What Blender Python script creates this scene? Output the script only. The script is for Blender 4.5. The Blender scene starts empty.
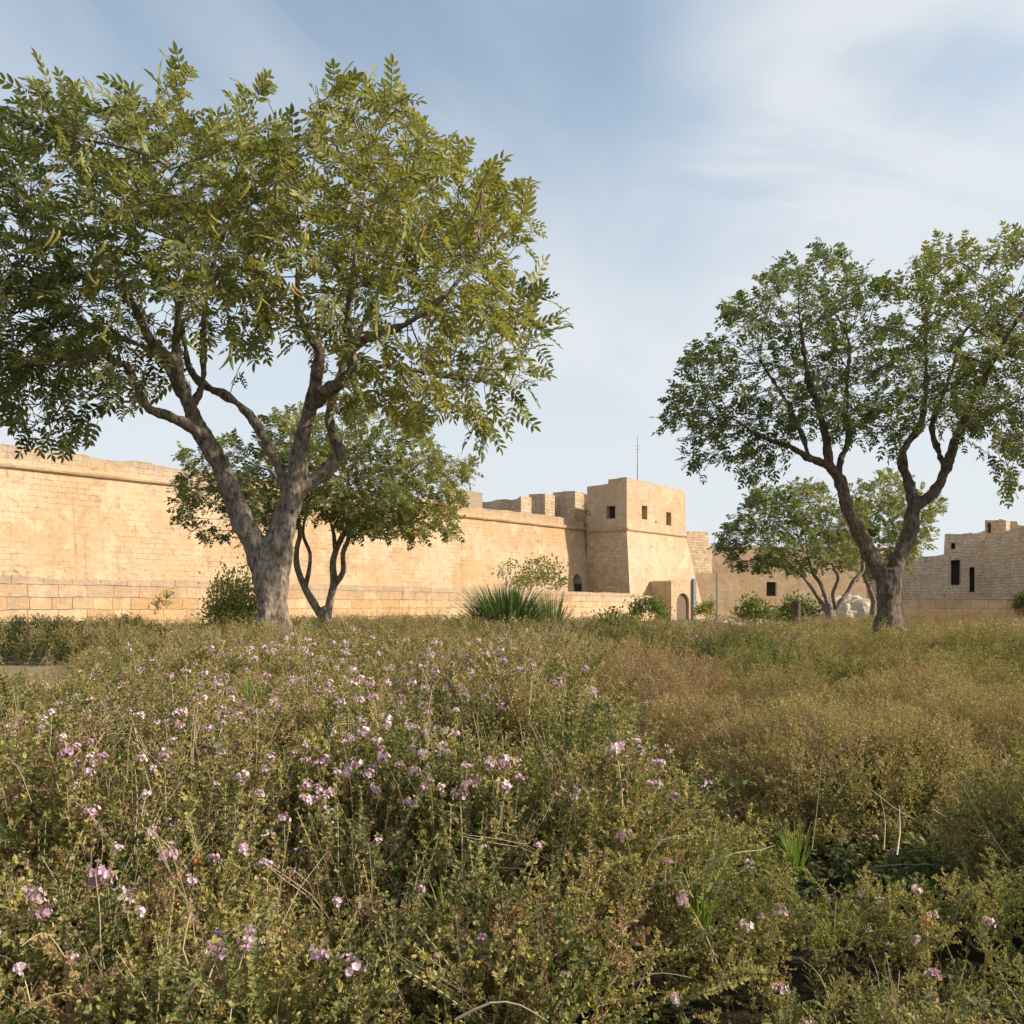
import bpy, math, random
import numpy as np
from mathutils import Vector, Matrix, geometry
R = math.radians
rng = np.random.default_rng(7); random.seed(7)
C = bpy.context.scene
COL = C.collection

# ------------------------------------------------------------------ camera, sky, sun
EYE, F, HZ = 1.35, 900.0, 605.0
cam = bpy.data.cameras.new('camera'); camo = bpy.data.objects.new('camera', cam); COL.objects.link(camo)
camo.location = (0, 0, EYE); camo.rotation_euler = (R(90), 0, 0)
cam.sensor_width = 36; cam.lens = F/1024*36; cam.shift_y = (HZ-512)/1024
cam.clip_start = .05; cam.clip_end = 3000
C.camera = camo
SUN_EL, SUN_AZ = R(31), R(97)          # azimuth clockwise from +Y
sd = Vector((math.sin(SUN_AZ)*math.cos(SUN_EL), math.cos(SUN_AZ)*math.cos(SUN_EL), math.sin(SUN_EL)))
sun = bpy.data.lights.new('sun', 'SUN'); sun.energy = 4.5; sun.angle = R(1.5); sun.color = (1, .88, .73)
suno = bpy.data.objects.new('sun', sun); COL.objects.link(suno)
suno.rotation_euler = sd.to_track_quat('Z', 'Y').to_euler()
C.view_settings.view_transform = 'Standard'; C.view_settings.look = 'None'
C.view_settings.gamma = 1; C.view_settings.exposure = .5
w = bpy.data.worlds.new('World'); C.world = w; w.use_nodes = True
nt = w.node_tree; nt.nodes.clear()
def N(nt, t, **k):
    n = nt.nodes.new(t)
    for a, b in k.items():
        if a.startswith('i_'):
            n.inputs[int(a[2:]) if a[2:].isdigit() else a[2:].replace('_', ' ')].default_value = b
        else: setattr(n, a, b)
    return n
def L(nt, a, b): nt.links.new(a, b)
def sky_world():
    out = N(nt, 'ShaderNodeOutputWorld'); bg = N(nt, 'ShaderNodeBackground'); bg.inputs[1].default_value = .135
    sky = N(nt, 'ShaderNodeTexSky', sky_type='NISHITA', sun_disc=False)
    sky.sun_elevation = SUN_EL; sky.sun_rotation = SUN_AZ; sky.air_density = 1.0; sky.dust_density = 1.6; sky.ozone_density = 1.2
    tc = N(nt, 'ShaderNodeTexCoord')
    sep = N(nt, 'ShaderNodeSeparateXYZ'); L(nt, tc.outputs['Generated'], sep.inputs[0])
    # project the view direction onto a high flat layer of cirrus
    zc = N(nt, 'ShaderNodeMath', operation='MAXIMUM', i_1=0.0); L(nt, sep.outputs[2], zc.inputs[0])
    za = N(nt, 'ShaderNodeMath', operation='ADD', i_1=.34); L(nt, zc.outputs[0], za.inputs[0])
    dx = N(nt, 'ShaderNodeMath', operation='DIVIDE'); L(nt, sep.outputs[0], dx.inputs[0]); L(nt, za.outputs[0], dx.inputs[1])
    dy = N(nt, 'ShaderNodeMath', operation='DIVIDE'); L(nt, sep.outputs[1], dy.inputs[0]); L(nt, za.outputs[0], dy.inputs[1])
    cb = N(nt, 'ShaderNodeCombineXYZ'); L(nt, dx.outputs[0], cb.inputs[0]); L(nt, dy.outputs[0], cb.inputs[1])
    mp = N(nt, 'ShaderNodeMapping'); mp.inputs['Rotation'].default_value = (0, 0, R(-52)); mp.inputs['Scale'].default_value = (1.5, .85, 1)
    L(nt, cb.outputs[0], mp.inputs[0])
    n1 = N(nt, 'ShaderNodeTexNoise'); n1.inputs['Scale'].default_value = 1.1; n1.inputs['Detail'].default_value = 5; n1.inputs['Roughness'].default_value = .52
    n1.inputs['Distortion'].default_value = .6
    L(nt, mp.outputs[0], n1.inputs[0])
    r1 = N(nt, 'ShaderNodeMapRange', interpolation_type='SMOOTHSTEP'); r1.inputs[1].default_value = .36; r1.inputs[2].default_value = .62; r1.inputs[3].default_value = .12; r1.inputs[4].default_value = .46
    L(nt, n1.outputs[0], r1.inputs[0])
    # thicker veil low down and to the right
    hz = N(nt, 'ShaderNodeMapRange', interpolation_type='SMOOTHSTEP'); hz.inputs[1].default_value = .06; hz.inputs[2].default_value = .60; hz.inputs[3].default_value = .86; hz.inputs[4].default_value = .0
    L(nt, sep.outputs[2], hz.inputs[0])
    hx = N(nt, 'ShaderNodeMapRange', interpolation_type='SMOOTHSTEP'); hx.inputs[1].default_value = -.45; hx.inputs[2].default_value = .55; hx.inputs[3].default_value = .0; hx.inputs[4].default_value = .07
    L(nt, sep.outputs[0], hx.inputs[0])
    # brighter wisp high on the right
    dp = N(nt, 'ShaderNodeVectorMath', operation='DOT_PRODUCT'); L(nt, tc.outputs['Generated'], dp.inputs[0]); dp.inputs[1].default_value = (.375, .80, .47)
    wd = N(nt, 'ShaderNodeMapRange', interpolation_type='SMOOTHSTEP'); wd.inputs[1].default_value = .955; wd.inputs[2].default_value = 1.0; wd.inputs[3].default_value = 0; wd.inputs[4].default_value = .8
    L(nt, dp.outputs['Value'], wd.inputs[0])
    m2 = N(nt, 'ShaderNodeMapping'); m2.inputs['Rotation'].default_value = (0, 0, R(30)); m2.inputs['Scale'].default_value = (1.4, 4.2, 1); L(nt, cb.outputs[0], m2.inputs[0])
    n2 = N(nt, 'ShaderNodeTexNoise'); n2.inputs['Scale'].default_value = 1.; n2.inputs['Detail'].default_value = 5; n2.inputs['Distortion'].default_value = .5; L(nt, m2.outputs[0], n2.inputs[0])
    r2 = N(nt, 'ShaderNodeMapRange', interpolation_type='SMOOTHSTEP'); r2.inputs[1].default_value = .35; r2.inputs[2].default_value = .7; L(nt, n2.outputs[0], r2.inputs[0])
    wm = N(nt, 'ShaderNodeMath', operation='MULTIPLY'); L(nt, wd.outputs[0], wm.inputs[0]); L(nt, r2.outputs[0], wm.inputs[1])
    w2 = N(nt, 'ShaderNodeMath', operation='ADD'); L(nt, wm.outputs[0], w2.inputs[0]); L(nt, r1.outputs[0], w2.inputs[1])
    r1 = w2
    a1 = N(nt, 'ShaderNodeMath', operation='ADD'); L(nt, r1.outputs[0], a1.inputs[0]); L(nt, hx.outputs[0], a1.inputs[1])
    mx1 = N(nt, 'ShaderNodeMath', operation='ADD', use_clamp=True); L(nt, a1.outputs[0], mx1.inputs[0]); L(nt, hz.outputs[0], mx1.inputs[1])
    mm = N(nt, 'ShaderNodeMath', operation='MULTIPLY', i_1=.93); L(nt, mx1.outputs[0], mm.inputs[0])
    mix = N(nt, 'ShaderNodeMix', data_type='RGBA'); L(nt, mm.outputs[0], mix.inputs[0])
    tn = N(nt, 'ShaderNodeMix', data_type='RGBA', blend_type='MULTIPLY'); tn.inputs[0].default_value = 1; L(nt, sky.outputs[0], tn.inputs[6]); tn.inputs[7].default_value = (.96, 1.06, 1.0, 1)
    L(nt, tn.outputs[2], mix.inputs[6]); mix.inputs[7].default_value = (4.15, 4.35, 4.55, 1)
    L(nt, mix.outputs[2], bg.inputs[0]); L(nt, bg.outputs[0], out.inputs[0])
sky_world()

# ------------------------------------------------------------------ helpers
def at(px, py, Y): return Vector(((px-512)/F*Y, Y, EYE-(py-HZ)/F*Y))
def tag(o, label=None, cat=None, group=None, kind=None):
    for k, v in (('label', label), ('category', cat), ('group', group), ('kind', kind)):
        if v: o[k] = v
    return o
def empty(name, loc):
    o = bpy.data.objects.new(name, None); COL.objects.link(o); o.location = loc; o.empty_display_size = .2; return o
class G:
    """collects quads"""
    def __init__(s): s.v=[]; s.f=[]; s.m=[]; s.t=[]; s.n=0
    def add(s, v, f, mat=0, tint=.5):
        v = np.asarray(v, float).reshape(-1, 3); f = np.asarray(f, int).reshape(-1, 4)
        s.v.append(v); s.f.append(f+s.n); s.n += len(v)
        s.m.append(np.full(len(f), mat, int) if np.isscalar(mat) else np.asarray(mat, int))
        s.t.append(np.full(len(v), tint, float) if np.isscalar(tint) else np.asarray(tint, float))
    def arrays(s):
        return np.concatenate(s.v), np.concatenate(s.f), np.concatenate(s.m), np.concatenate(s.t)
    def mesh(s, name, mats, smooth=False):
        v, f, m, t = s.arrays(); me = bpy.data.meshes.new(name)
        me.vertices.add(len(v)); me.vertices.foreach_set('co', v.astype(np.float32).ravel())
        me.loops.add(len(f)*4); me.loops.foreach_set('vertex_index', f.astype(np.int32).ravel())
        me.polygons.add(len(f)); me.polygons.foreach_set('loop_start', np.arange(0, len(f)*4, 4, dtype=np.int32))
        me.polygons.foreach_set('material_index', m.astype(np.int32))
        me.polygons.foreach_set('use_smooth', np.full(len(f), smooth))
        a = me.attributes.new('tint', 'FLOAT', 'POINT'); a.data.foreach_set('value', t.astype(np.float32))
        for x in mats: me.materials.append(x)
        me.update(); me.validate(); return me
    def build(s, name, mats, parent=None, smooth=False):
        o = bpy.data.objects.new(name, s.mesh(name, mats, smooth)); COL.objects.link(o)
        if parent: o.parent = parent; o.matrix_parent_inverse = Matrix.Translation(-parent.location)
        return o
def scatter(g, tv, tf, pos, rot, scl, mat=0, tint=.5, ttint=None):
    """copies of a template: pos (k,3) rot (k,3,3) scl (k,) or (k,3)"""
    k = len(pos); n = len(tv)
    if k == 0: return
    scl = np.asarray(scl, float)
    sv = tv[None]*(scl[:, None, None] if scl.ndim == 1 else scl[:, None, :])
    v = np.einsum('kij,knj->kni', rot, sv)+pos[:, None, :]
    f = (tf[None]+(np.arange(k)*n)[:, None, None]).reshape(-1, 4)
    t = np.repeat(np.broadcast_to(tint, (k,)), n).astype(float)
    if ttint is not None: t = t+np.tile(ttint, k)
    m = mat if np.isscalar(mat) else np.tile(mat, k)
    g.add(v.reshape(-1, 3), f, m, t)
def nrm(a): return a/(np.linalg.norm(a, axis=-1, keepdims=True)+1e-9)
def frames(d, roll=None, up=None):
    """rotation matrices whose +Y axis is d; +Z near 'up'"""
    d = nrm(d)
    if up is None: up = nrm(rng.normal(size=d.shape))
    x = nrm(np.cross(d, up)); z = np.cross(x, d)
    return np.stack([x, d, z], axis=-1)
# leaf: two quads folded on the midrib, along +Y, facing +Z
LEAF = np.array([[0,0,0],[-.20,.30,.06],[-.17,.68,.05],[0,1,-.05],[.17,.68,.05],[.20,.30,.06]])
LEAFQ = np.array([[0,3,2,1],[0,5,4,3]])
def tube(g, pts, rad, sides=6, mat=0, tint=.5, knob=0, lobes=0):
    P = np.array(pts, float); r = np.array(rad, float); n = len(P)
    T = np.gradient(P, axis=0); T = nrm(T)
    u = np.cross(T[0], [0.3, .9, .2]); u /= np.linalg.norm(u)+1e-9
    rings = []; a = np.linspace(0, 2*np.pi, sides, endpoint=False); ph = rng.random()*9
    for i in range(n):
        u = u-T[i]*np.dot(u, T[i]); u /= np.linalg.norm(u)+1e-9
        v = np.cross(T[i], u)
        rr = r[i]*(1+knob*(np.sin(a*2+ph+i*.55)*.5+np.sin(a*3-ph*2+i*.31)*.4+np.sin(i*.9+ph)*.5))
        if lobes: rr = rr*(1+lobes*np.exp(-max(0, i-14)/5.)*np.sin(a*4+ph+.05*i))
        rings.append(P[i]+np.outer(np.cos(a)*rr, u)+np.outer(np.sin(a)*rr, v))
    V = np.concatenate(rings); q = []
    s = np.arange(sides); s2 = (s+1) % sides
    for i in range(n-1): q.append(np.stack([i*sides+s, i*sides+s2, (i+1)*sides+s2, (i+1)*sides+s], 1))
    if sides >= 4:
        for base, fl in ((0, 1), ((n-1)*sides, 0)):
            for k in range(1, sides-2, 2):
                ids = [base, base+k, base+k+1, base+min(k+2, sides-1)]
                if len(set(ids)) == 4: q.append(np.array([ids[::-1] if fl else ids]))
    g.add(V, np.concatenate(q), mat, tint)
def spline(pts, step):
    """Catmull-Rom through rows (x,y,z,r)"""
    P = np.array(pts, float); P = np.vstack([2*P[0]-P[1], P, 2*P[-1]-P[-2]]); out = []
    for i in range(1, len(P)-2):
        k = max(2, int(np.linalg.norm(P[i+1][:3]-P[i][:3])/step))
        for t in np.linspace(0, 1, k, endpoint=False):
            a, b, c, d = P[i-1], P[i], P[i+1], P[i+2]
            out.append(.5*((2*b)+(-a+c)*t+(2*a-5*b+4*c-d)*t*t+(-a+3*b-3*c+d)*t**3))
    out.append(P[-2]); out = np.array(out); out[:, 3] = np.maximum(out[:, 3], .0007); return out
def vnoise(x, y, s, seed=0):
    x = np.asarray(x, float)/s; y = np.asarray(y, float)/s
    xi = np.floor(x).astype(int); yi = np.floor(y).astype(int); fx = x-xi; fy = y-yi
    fx = fx*fx*(3-2*fx); fy = fy*fy*(3-2*fy)
    def h(a, b):
        n = (a*374761393+b*668265263+seed*982451653) & 0x7fffffff
        n = ((n ^ (n >> 13))*1274126177) & 0x7fffffff
        return ((n ^ (n >> 16)) & 0xffff)/65535.
    return (h(xi,yi)*(1-fx)+h(xi+1,yi)*fx)*(1-fy)+(h(xi,yi+1)*(1-fx)+h(xi+1,yi+1)*fx)*fy
def sstep(a, b, x):
    t = np.clip((x-a)/(b-a), 0, 1); return t*t*(3-2*t)

# ------------------------------------------------------------------ materials
def newmat(name):
    m = bpy.data.materials.new(name); m.use_nodes = True; t = m.node_tree; t.nodes.clear()
    o = N(t, 'ShaderNodeOutputMaterial'); b = N(t, 'ShaderNodeBsdfPrincipled'); L(t, b.outputs[0], o.inputs[0])
    return m, t, o, b
def ramp(t, stops, src=None):
    r = N(t, 'ShaderNodeValToRGB'); e = r.color_ramp.elements
    while len(e) > 1: e.remove(e[-1])
    e[0].position = stops[0][0]; e[0].color = (*stops[0][1], 1)
    for p, c in stops[1:]:
        k = e.new(p); k.color = (*c, 1)
    if src is not None: L(t, src, r.inputs[0])
    return r.outputs[0]
def noise(t, vec, scale, detail=4, rough=.55, dist=0):
    n = N(t, 'ShaderNodeTexNoise'); n.inputs['Scale'].default_value = scale; n.inputs['Detail'].default_value = detail
    n.inputs['Roughness'].default_value = rough; n.inputs['Distortion'].default_value = dist
    if vec is not None: L(t, vec, n.inputs['Vector'])
    return n.outputs[0]
def mth(t, op, a, b=None, clamp=False):
    n = N(t, 'ShaderNodeMath', operation=op, use_clamp=clamp)
    for i, x in enumerate((a, b)):
        if x is None: continue
        if isinstance(x, (int, float)): n.inputs[i].default_value = x
        else: L(t, x, n.inputs[i])
    return n.outputs[0]
def mixc(t, f, a, b, blend='MIX'):
    n = N(t, 'ShaderNodeMix', data_type='RGBA', blend_type=blend)
    for i, x in ((0, f), (6, a), (7, b)):
        if isinstance(x, (int, float)): n.inputs[i].default_value = x
        elif isinstance(x, tuple): n.inputs[i].default_value = (*x, 1)
        else: L(t, x, n.inputs[i])
    return n.outputs[2]
def mr(t, x, a, b, c, d):
    n = N(t, 'ShaderNodeMapRange', interpolation_type='SMOOTHSTEP')
    for i, v in enumerate((a, b, c, d)): n.inputs[i+1].default_value = v
    L(t, x, n.inputs[0]); return n.outputs[0]
def leafmat(name, stops, transl=.35, rnd=.25, rough=.5, spec=.35):
    m, t, o, b = newmat(name)
    at_ = N(t, 'ShaderNodeAttribute', attribute_name='tint'); oi = N(t, 'ShaderNodeObjectInfo')
    r = mth(t, 'MULTIPLY', mth(t, 'SUBTRACT', oi.outputs['Random'], .5), rnd)
    c = ramp(t, stops, mth(t, 'ADD', at_.outputs['Fac'], r, True))
    b.inputs['Roughness'].default_value = rough; b.inputs['Specular IOR Level'].default_value = spec
    L(t, c, b.inputs['Base Color'])
    tr = N(t, 'ShaderNodeBsdfTranslucent'); L(t, mixc(t, 1.0, c, (1.25, 1.25, .7), 'MULTIPLY'), tr.inputs[0])
    ms = N(t, 'ShaderNodeMixShader'); ms.inputs[0].default_value = transl
    L(t, b.outputs[0], ms.inputs[1]); L(t, tr.outputs[0], ms.inputs[2]); L(t, ms.outputs[0], o.inputs[0]); return m
def barkmat(name, dark, light, scale=1.):
    m, t, o, b = newmat(name); tc = N(t, 'ShaderNodeTexCoord')
    mp = N(t, 'ShaderNodeMapping'); mp.inputs['Scale'].default_value = (1, 1, .42); L(t, tc.outputs['Object'], mp.inputs[0])
    n1 = noise(t, mp.outputs[0], 22*scale, 7, .65, .4); n2 = noise(t, tc.outputs['Object'], 2.3*scale, 4, .6)
    c = ramp(t, [(.36, dark), (.50, tuple((a+b_)/2 for a, b_ in zip(dark, light))), (.64, light)], n1)
    c = mixc(t, mr(t, n2, .42, .68, 0, .6), c, mixc(t, 1., c, (.62, .52, .42), 'MULTIPLY'))
    L(t, c, b.inputs['Base Color']); b.inputs['Roughness'].default_value = .9; b.inputs['Specular IOR Level'].default_value = .2
    bp = N(t, 'ShaderNodeBump'); bp.inputs['Strength'].default_value = .9; bp.inputs['Distance'].default_value = .03
    L(t, n1, bp.inputs['Height']); L(t, bp.outputs[0], b.inputs['Normal']); return m
def stone(name, pale, warm, grey, bw=.75, bh=.34, joint=.5, rubble=0., greyamt=.5, topz=None, stain=.5, bump=.5, blockvar=.5):
    """limestone ashlar: joints that come and go, per-block tones, ochre patches, grey weathering"""
    m, t, o, b = newmat(name); uv = N(t, 'ShaderNodeUVMap', uv_map='UVMap').outputs[0]
    dn = N(t, 'ShaderNodeTexNoise'); dn.inputs['Scale'].default_value = 1.7; dn.inputs['Detail'].default_value = 3; L(t, uv, dn.inputs['Vector'])
    vs = N(t, 'ShaderNodeVectorMath', operation='SUBTRACT'); L(t, dn.outputs['Color'], vs.inputs[0]); vs.inputs[1].default_value = (.5, .5, .5)
    vm = N(t, 'ShaderNodeVectorMath', operation='SCALE'); L(t, vs.outputs[0], vm.inputs[0]); vm.inputs['Scale'].default_value = .10+.35*rubble
    va = N(t, 'ShaderNodeVectorMath', operation='ADD'); L(t, uv, va.inputs[0]); L(t, vm.outputs[0], va.inputs[1])
    br = N(t, 'ShaderNodeTexBrick'); L(t, va.outputs[0], br.inputs['Vector']); br.inputs['Scale'].default_value = 1
    br.inputs['Color1'].default_value = (0, 0, 0, 1); br.inputs['Color2'].default_value = (1, 1, 1, 1); br.inputs['Mortar'].default_value = (.5, .5, .5, 1)
    br.inputs['Mortar Size'].default_value = .013+.02*rubble; br.inputs['Mortar Smooth'].default_value = .35
    br.inputs['Brick Width'].default_value = bw; br.inputs['Row Height'].default_value = bh; br.squash = .72; br.squash_frequency = 3
    big = noise(t, uv, .16, 4, .5, .6); mid = noise(t, uv, .62, 6, .6, .3); fine = noise(t, uv, 7, 8, .68); med = noise(t, uv, 2.2, 5, .6)
    c = mixc(t, mr(t, mth(t, 'ADD', mth(t, 'MULTIPLY', big, .7), mth(t, 'MULTIPLY', mid, .3)), .43, .58, 0, 1), pale, warm)
    c = mixc(t, mr(t, mid, .50, .62, 0, .75), c, tuple(x*1.15 for x in pale))
    c = mixc(t, mr(t, noise(t, uv, .95, 5, .65, 1.2), .53, .66, 0, .55), c, tuple(x*.78 for x in warm))
    bv = mth(t, 'SUBTRACT', br.outputs['Color'], .5)
    c = mixc(t, mth(t, 'ABSOLUTE', mth(t, 'MULTIPLY', bv, blockvar)), c, mixc(t, mr(t, br.outputs['Color'], .2, .8, 0, 1), tuple(x*.55 for x in warm), tuple(min(1, x*1.3) for x in pale)))
    if topz is not None:
        ge = N(t, 'ShaderNodeNewGeometry'); sp = N(t, 'ShaderNodeSeparateXYZ'); L(t, ge.outputs['Position'], sp.inputs[0])
        tz = mth(t, 'ADD', sp.outputs[2], mth(t, 'MULTIPLY', mth(t, 'SUBTRACT', med, .5), 1.6))
        c = mixc(t, mr(t, tz, topz-1.1, topz+.1, 0, .75), c, grey)
    # blotchy grey lichen and rain streaks
    mp = N(t, 'ShaderNodeMapping'); mp.inputs['Scale'].default_value = (1.3, .12, 1); L(t, uv, mp.inputs[0])
    st = noise(t, mp.outputs[0], 1.2, 5, .6)
    g1 = mr(t, mth(t, 'ADD', mth(t, 'MULTIPLY', st, .45), mth(t, 'MULTIPLY', med, .55)), .50, .66, 0, greyamt)
    c = mixc(t, g1, c, grey)
    mp2 = N(t, 'ShaderNodeMapping'); mp2.inputs['Scale'].default_value = (2.6, .10, 1); L(t, uv, mp2.inputs[0])
    c = mixc(t, mr(t, noise(t, mp2.outputs[0], 1., 4, .6), .56, .74, 0, .45), c, mixc(t, 1., c, (.62, .55, .48), 'MULTIPLY'))
    c = mixc(t, mr(t, fine, .52, .78, 0, stain), c, mixc(t, 1., c, (.50, .40, .32), 'MULTIPLY'))
    pm = noise(t, uv, .33, 3, .5, .8)
    jm = mth(t, 'MULTIPLY', br.outputs['Fac'], mr(t, mth(t, 'ADD', mth(t, 'MULTIPLY', pm, .65), mth(t, 'MULTIPLY', med, .35)), .50, .60, joint*(.12 if rubble < .1 and bw < .9 else .5), joint))
    pit = mth(t, 'MULTIPLY', mr(t, noise(t, uv, 3.2, 4, .7, .8), .56, .68, 0, .85), mr(t, noise(t, uv, .5, 3, .5), .52, .66, .05, 1))
    c = mixc(t, pit, c, tuple(x*.5 for x in grey))
    c = mixc(t, jm, c, tuple(x*.28 for x in grey))
    L(t, c, b.inputs['Base Color']); b.inputs['Roughness'].default_value = .93; b.inputs['Specular IOR Level'].default_value = .15
    h = mth(t, 'SUBTRACT', mth(t, 'ADD', fine, mth(t, 'MULTIPLY', bv, .5+rubble)), mth(t, 'MULTIPLY', jm, 1.5))
    h = mth(t, 'ADD', h, mth(t, 'MULTIPLY', med, 1.0+1.5*rubble))
    bp = N(t, 'ShaderNodeBump'); bp.inputs['Strength'].default_value = bump; bp.inputs['Distance'].default_value = .08+.1*rubble
    L(t, h, bp.inputs['Height']); L(t, bp.outputs[0], b.inputs['Normal']); return m
def plain(name, col, rough=.8, metal=0, var=.3, scale=9):
    m, t, o, b = newmat(name); tc = N(t, 'ShaderNodeTexCoord'); n = noise(t, tc.outputs['Object'], scale, 5, .6)
    L(t, ramp(t, [(.3, tuple(x*(1-var) for x in col)), (.7, tuple(min(1, x*(1+var)) for x in col))], n), b.inputs['Base Color'])
    b.inputs['Roughness'].default_value = rough; b.inputs['Metallic'].default_value = metal; return m
PALE, WARM, GREY = (.56, .415, .275), (.515, .335, .18), (.33, .27, .21)
M = {}
M['wall'] = stone('honey_limestone', PALE, WARM, GREY, .62, .30, .42, 0, .5, 9.5, .75, .6, .10)
M['blocks'] = stone('large_limestone_blocks', (.58, .42, .265), (.53, .325, .16), (.33, .265, .195), 1.0, .40, .95, 0, .45, 2.35, .6, .6, .6)
M['tower'] = stone('tower_limestone', (.54, .41, .28), (.52, .36, .22), (.35, .295, .23), .58, .30, .45, 0, .35, 13.3, .6, .5, .2)
M['weathered'] = stone('weathered_limestone', (.60, .465, .32), (.57, .41, .25), (.38, .305, .23), .55, .28, .5, .25, .8, None, .7, .8, .8)
M['rubble'] = stone('rubble_stone', (.72, .58, .42), (.66, .49, .32), (.47, .39, .30), .40, .21, .5, .8, .45, None, .5, .9, .6)
M['ochre'] = stone('ochre_limestone', (.56, .42, .28), (.54, .37, .21), (.34, .29, .23), .6, .3, .35, 0, .35, None, .5, .4, .3)
M['trim'] = stone('trim_stone', (.50, .37, .23), (.44, .30, .17), (.26, .22, .17), 1.2, 2, .3, 0, .7, None, .6, .5, .5)
M['dark'] = plain('dark_interior', (.035, .027, .02), 1)  # near-black panel colour standing in for the unlit depth of openings
M['wood'] = plain('weathered_wood', (.17, .12, .08), .85, 0, .5, 14)
M['metal'] = plain('grey_metal', (.22, .21, .2), .5, .4)
M['rock'] = stone('pale_rock', (.62, .52, .38), (.58, .46, .32), (.40, .35, .28), 5, 4, .1, .2, .5, None, .5, 1., .2)
M['bark1'] = barkmat('carob_bark', (.085, .065, .05), (.40, .33, .265))
M['bark2'] = barkmat('dark_bark', (.06, .046, .036), (.24, .19, .145))
M['stem'] = leafmat('shrub_stem', [(0, (.10, .075, .045)), (.45, (.25, .18, .11)), (.8, (.46, .36, .24)), (1, (.58, .47, .33))], .05, .7, .8, .2)
M['shrub'] = leafmat('shrub_leaf', [(0, (.028, .048, .018)), (.28, (.112, .145, .040)), (.48, (.260, .240, .064)), (.66, (.45, .385, .125)), (.80, (.40, .285, .130)), (1, (.33, .19, .11))], .28, .36, .6, .25)
M['petal'] = leafmat('pink_petal', [(0, (.40, .22, .31)), (.5, (.68, .46, .59)), (1, (.86, .74, .80))], .35, .4, .7, .2)
M['orange'] = leafmat('dried_flower', [(0, (.30, .12, .03)), (.5, (.60, .27, .05)), (1, (.55, .38, .16))], .25, .3, .8, .2)
M['grass'] = leafmat('grass_blade', [(0, (.06, .12, .02)), (.5, (.20, .31, .05)), (1, (.42, .40, .14))], .4, .3, .5, .3)
M['spear'] = leafmat('spear_leaf', [(0, (.05, .09, .03)), (.5, (.11, .17, .055)), (1, (.26, .30, .11))], .3, 0, .5, .3)
M['leaf1'] = leafmat('carob_leaf', [(0, (.050, .072, .026)), (.35, (.155, .18, .055)), (.65, (.315, .31, .095)), (.9, (.30, .27, .060)), (1, (.46, .36, .08))], .36, .0, .5, .3)
M['leaf2'] = leafmat('dark_leaf', [(0, (.045, .068, .026)), (.4, (.125, .158, .052)), (.75, (.25, .26, .085)), (1, (.25, .23, .05))], .34, .0, .5, .3)
M['leaf3'] = leafmat('olive_leaf', [(0, (.055, .082, .026)), (.4, (.165, .195, .055)), (.75, (.31, .31, .09)), (1, (.28, .24, .07))], .32, .0, .5, .35)
M['pod'] = leafmat('pod', [(0, (.22, .27, .06)), (.5, (.46, .42, .09)), (.8, (.48, .32, .08)), (1, (.20, .09, .04))], .2, 0, .5, .4)

# ------------------------------------------------------------------ masonry
def set_uv(me):
    uv = me.uv_layers.new(name='UVMap').data
    for p in me.polygons:
        n = p.normal
        if abs(n.z) > .8: tu, tv = Vector((1, 0, 0)), Vector((0, 1, 0))
        else: tu = Vector((-n.y, n.x, 0)).normalized(); tv = Vector((0, 0, 1))
        for li in p.loop_indices:
            c = me.vertices[me.loops[li].vertex_index].co; uv[li].uv = (c.dot(tu), c.dot(tv))
def raw(name, verts, faces, mat, parent=None, mats=None, fm=None):
    me = bpy.data.meshes.new(name); me.from_pydata([tuple(v) for v in verts], [], faces)
    for x in (mats or [mat]): me.materials.append(x)
    if fm: me.polygons.foreach_set('material_index', fm)
    me.update(); set_uv(me)
    o = bpy.data.objects.new(name, me); COL.objects.link(o)
    if parent: o.parent = parent; o.matrix_parent_inverse = Matrix.Translation(-parent.location)
    return o
def plate(name, org, d, outer, holes, thick, mat, parent=None, batter=None, n=None):
    """slab: outer/holes in (u,z); front face on normal n, extruded back; batter(z) pushes the front out"""
    d = Vector((d[0], d[1], 0)).normalized(); n = n or Vector((d.y, -d.x, 0)); org = Vector((org[0], org[1], 0))
    loops = [outer]+holes; flat = [p for lp in loops for p in lp]; V = []
    for u, z in flat: V.append(org+d*u+Vector((0, 0, z))+n*(batter(z) if batter else 0))
    k = len(flat)
    for u, z in flat: V.append(org+d*u+Vector((0, 0, z))-n*thick)
    tris = geometry.tessellate_polygon([[Vector((u, z, 0)) for u, z in lp] for lp in loops])
    Fs = []
    for a, b, c in tris:
        nn = (V[b]-V[a]).cross(V[c]-V[a])
        if nn.dot(n) < 0: a, c = c, a
        Fs.append((a, b, c)); Fs.append((c+k, b+k, a+k))
    i0 = 0
    for lp in loops:
        m_ = len(lp)
        for i in range(m_):
            a, b = i0+i, i0+(i+1) % m_
            Fs.append((a, b, b+k, a+k))
        i0 += m_
    o = raw(name, V, Fs, mat, parent)
    return o
def top_edge(u0, u1, z0, z1, step=.6, jit=.05, chips=.12, seed=1):
    """ragged top from u1 back to u0"""
    r = random.Random(seed); n = max(2, int(abs(u1-u0)/step)); out = []; c = 0
    for i in range(n+1):
        u = u1+(u0-u1)*i/n; z = z1+(z0-z1)*i/n
        if r.random() < .25: c = -r.random()*chips if r.random() < .5 else 0
        out.append((u, z+c+r.uniform(-jit, jit)))
    return out
def rect(u0, u1, z0, z1): return [(u0, z0), (u1, z0), (u1, z1), (u0, z1)]
def arch(u0, u1, z0, zs, k=8):
    r = (u1-u0)/2; c = (u0+u1)/2
    return [(u0, z0), (u1, z0)]+[(c+r*math.cos(a), zs+r*math.sin(a)) for a in np.linspace(0, math.pi, k)]
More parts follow.
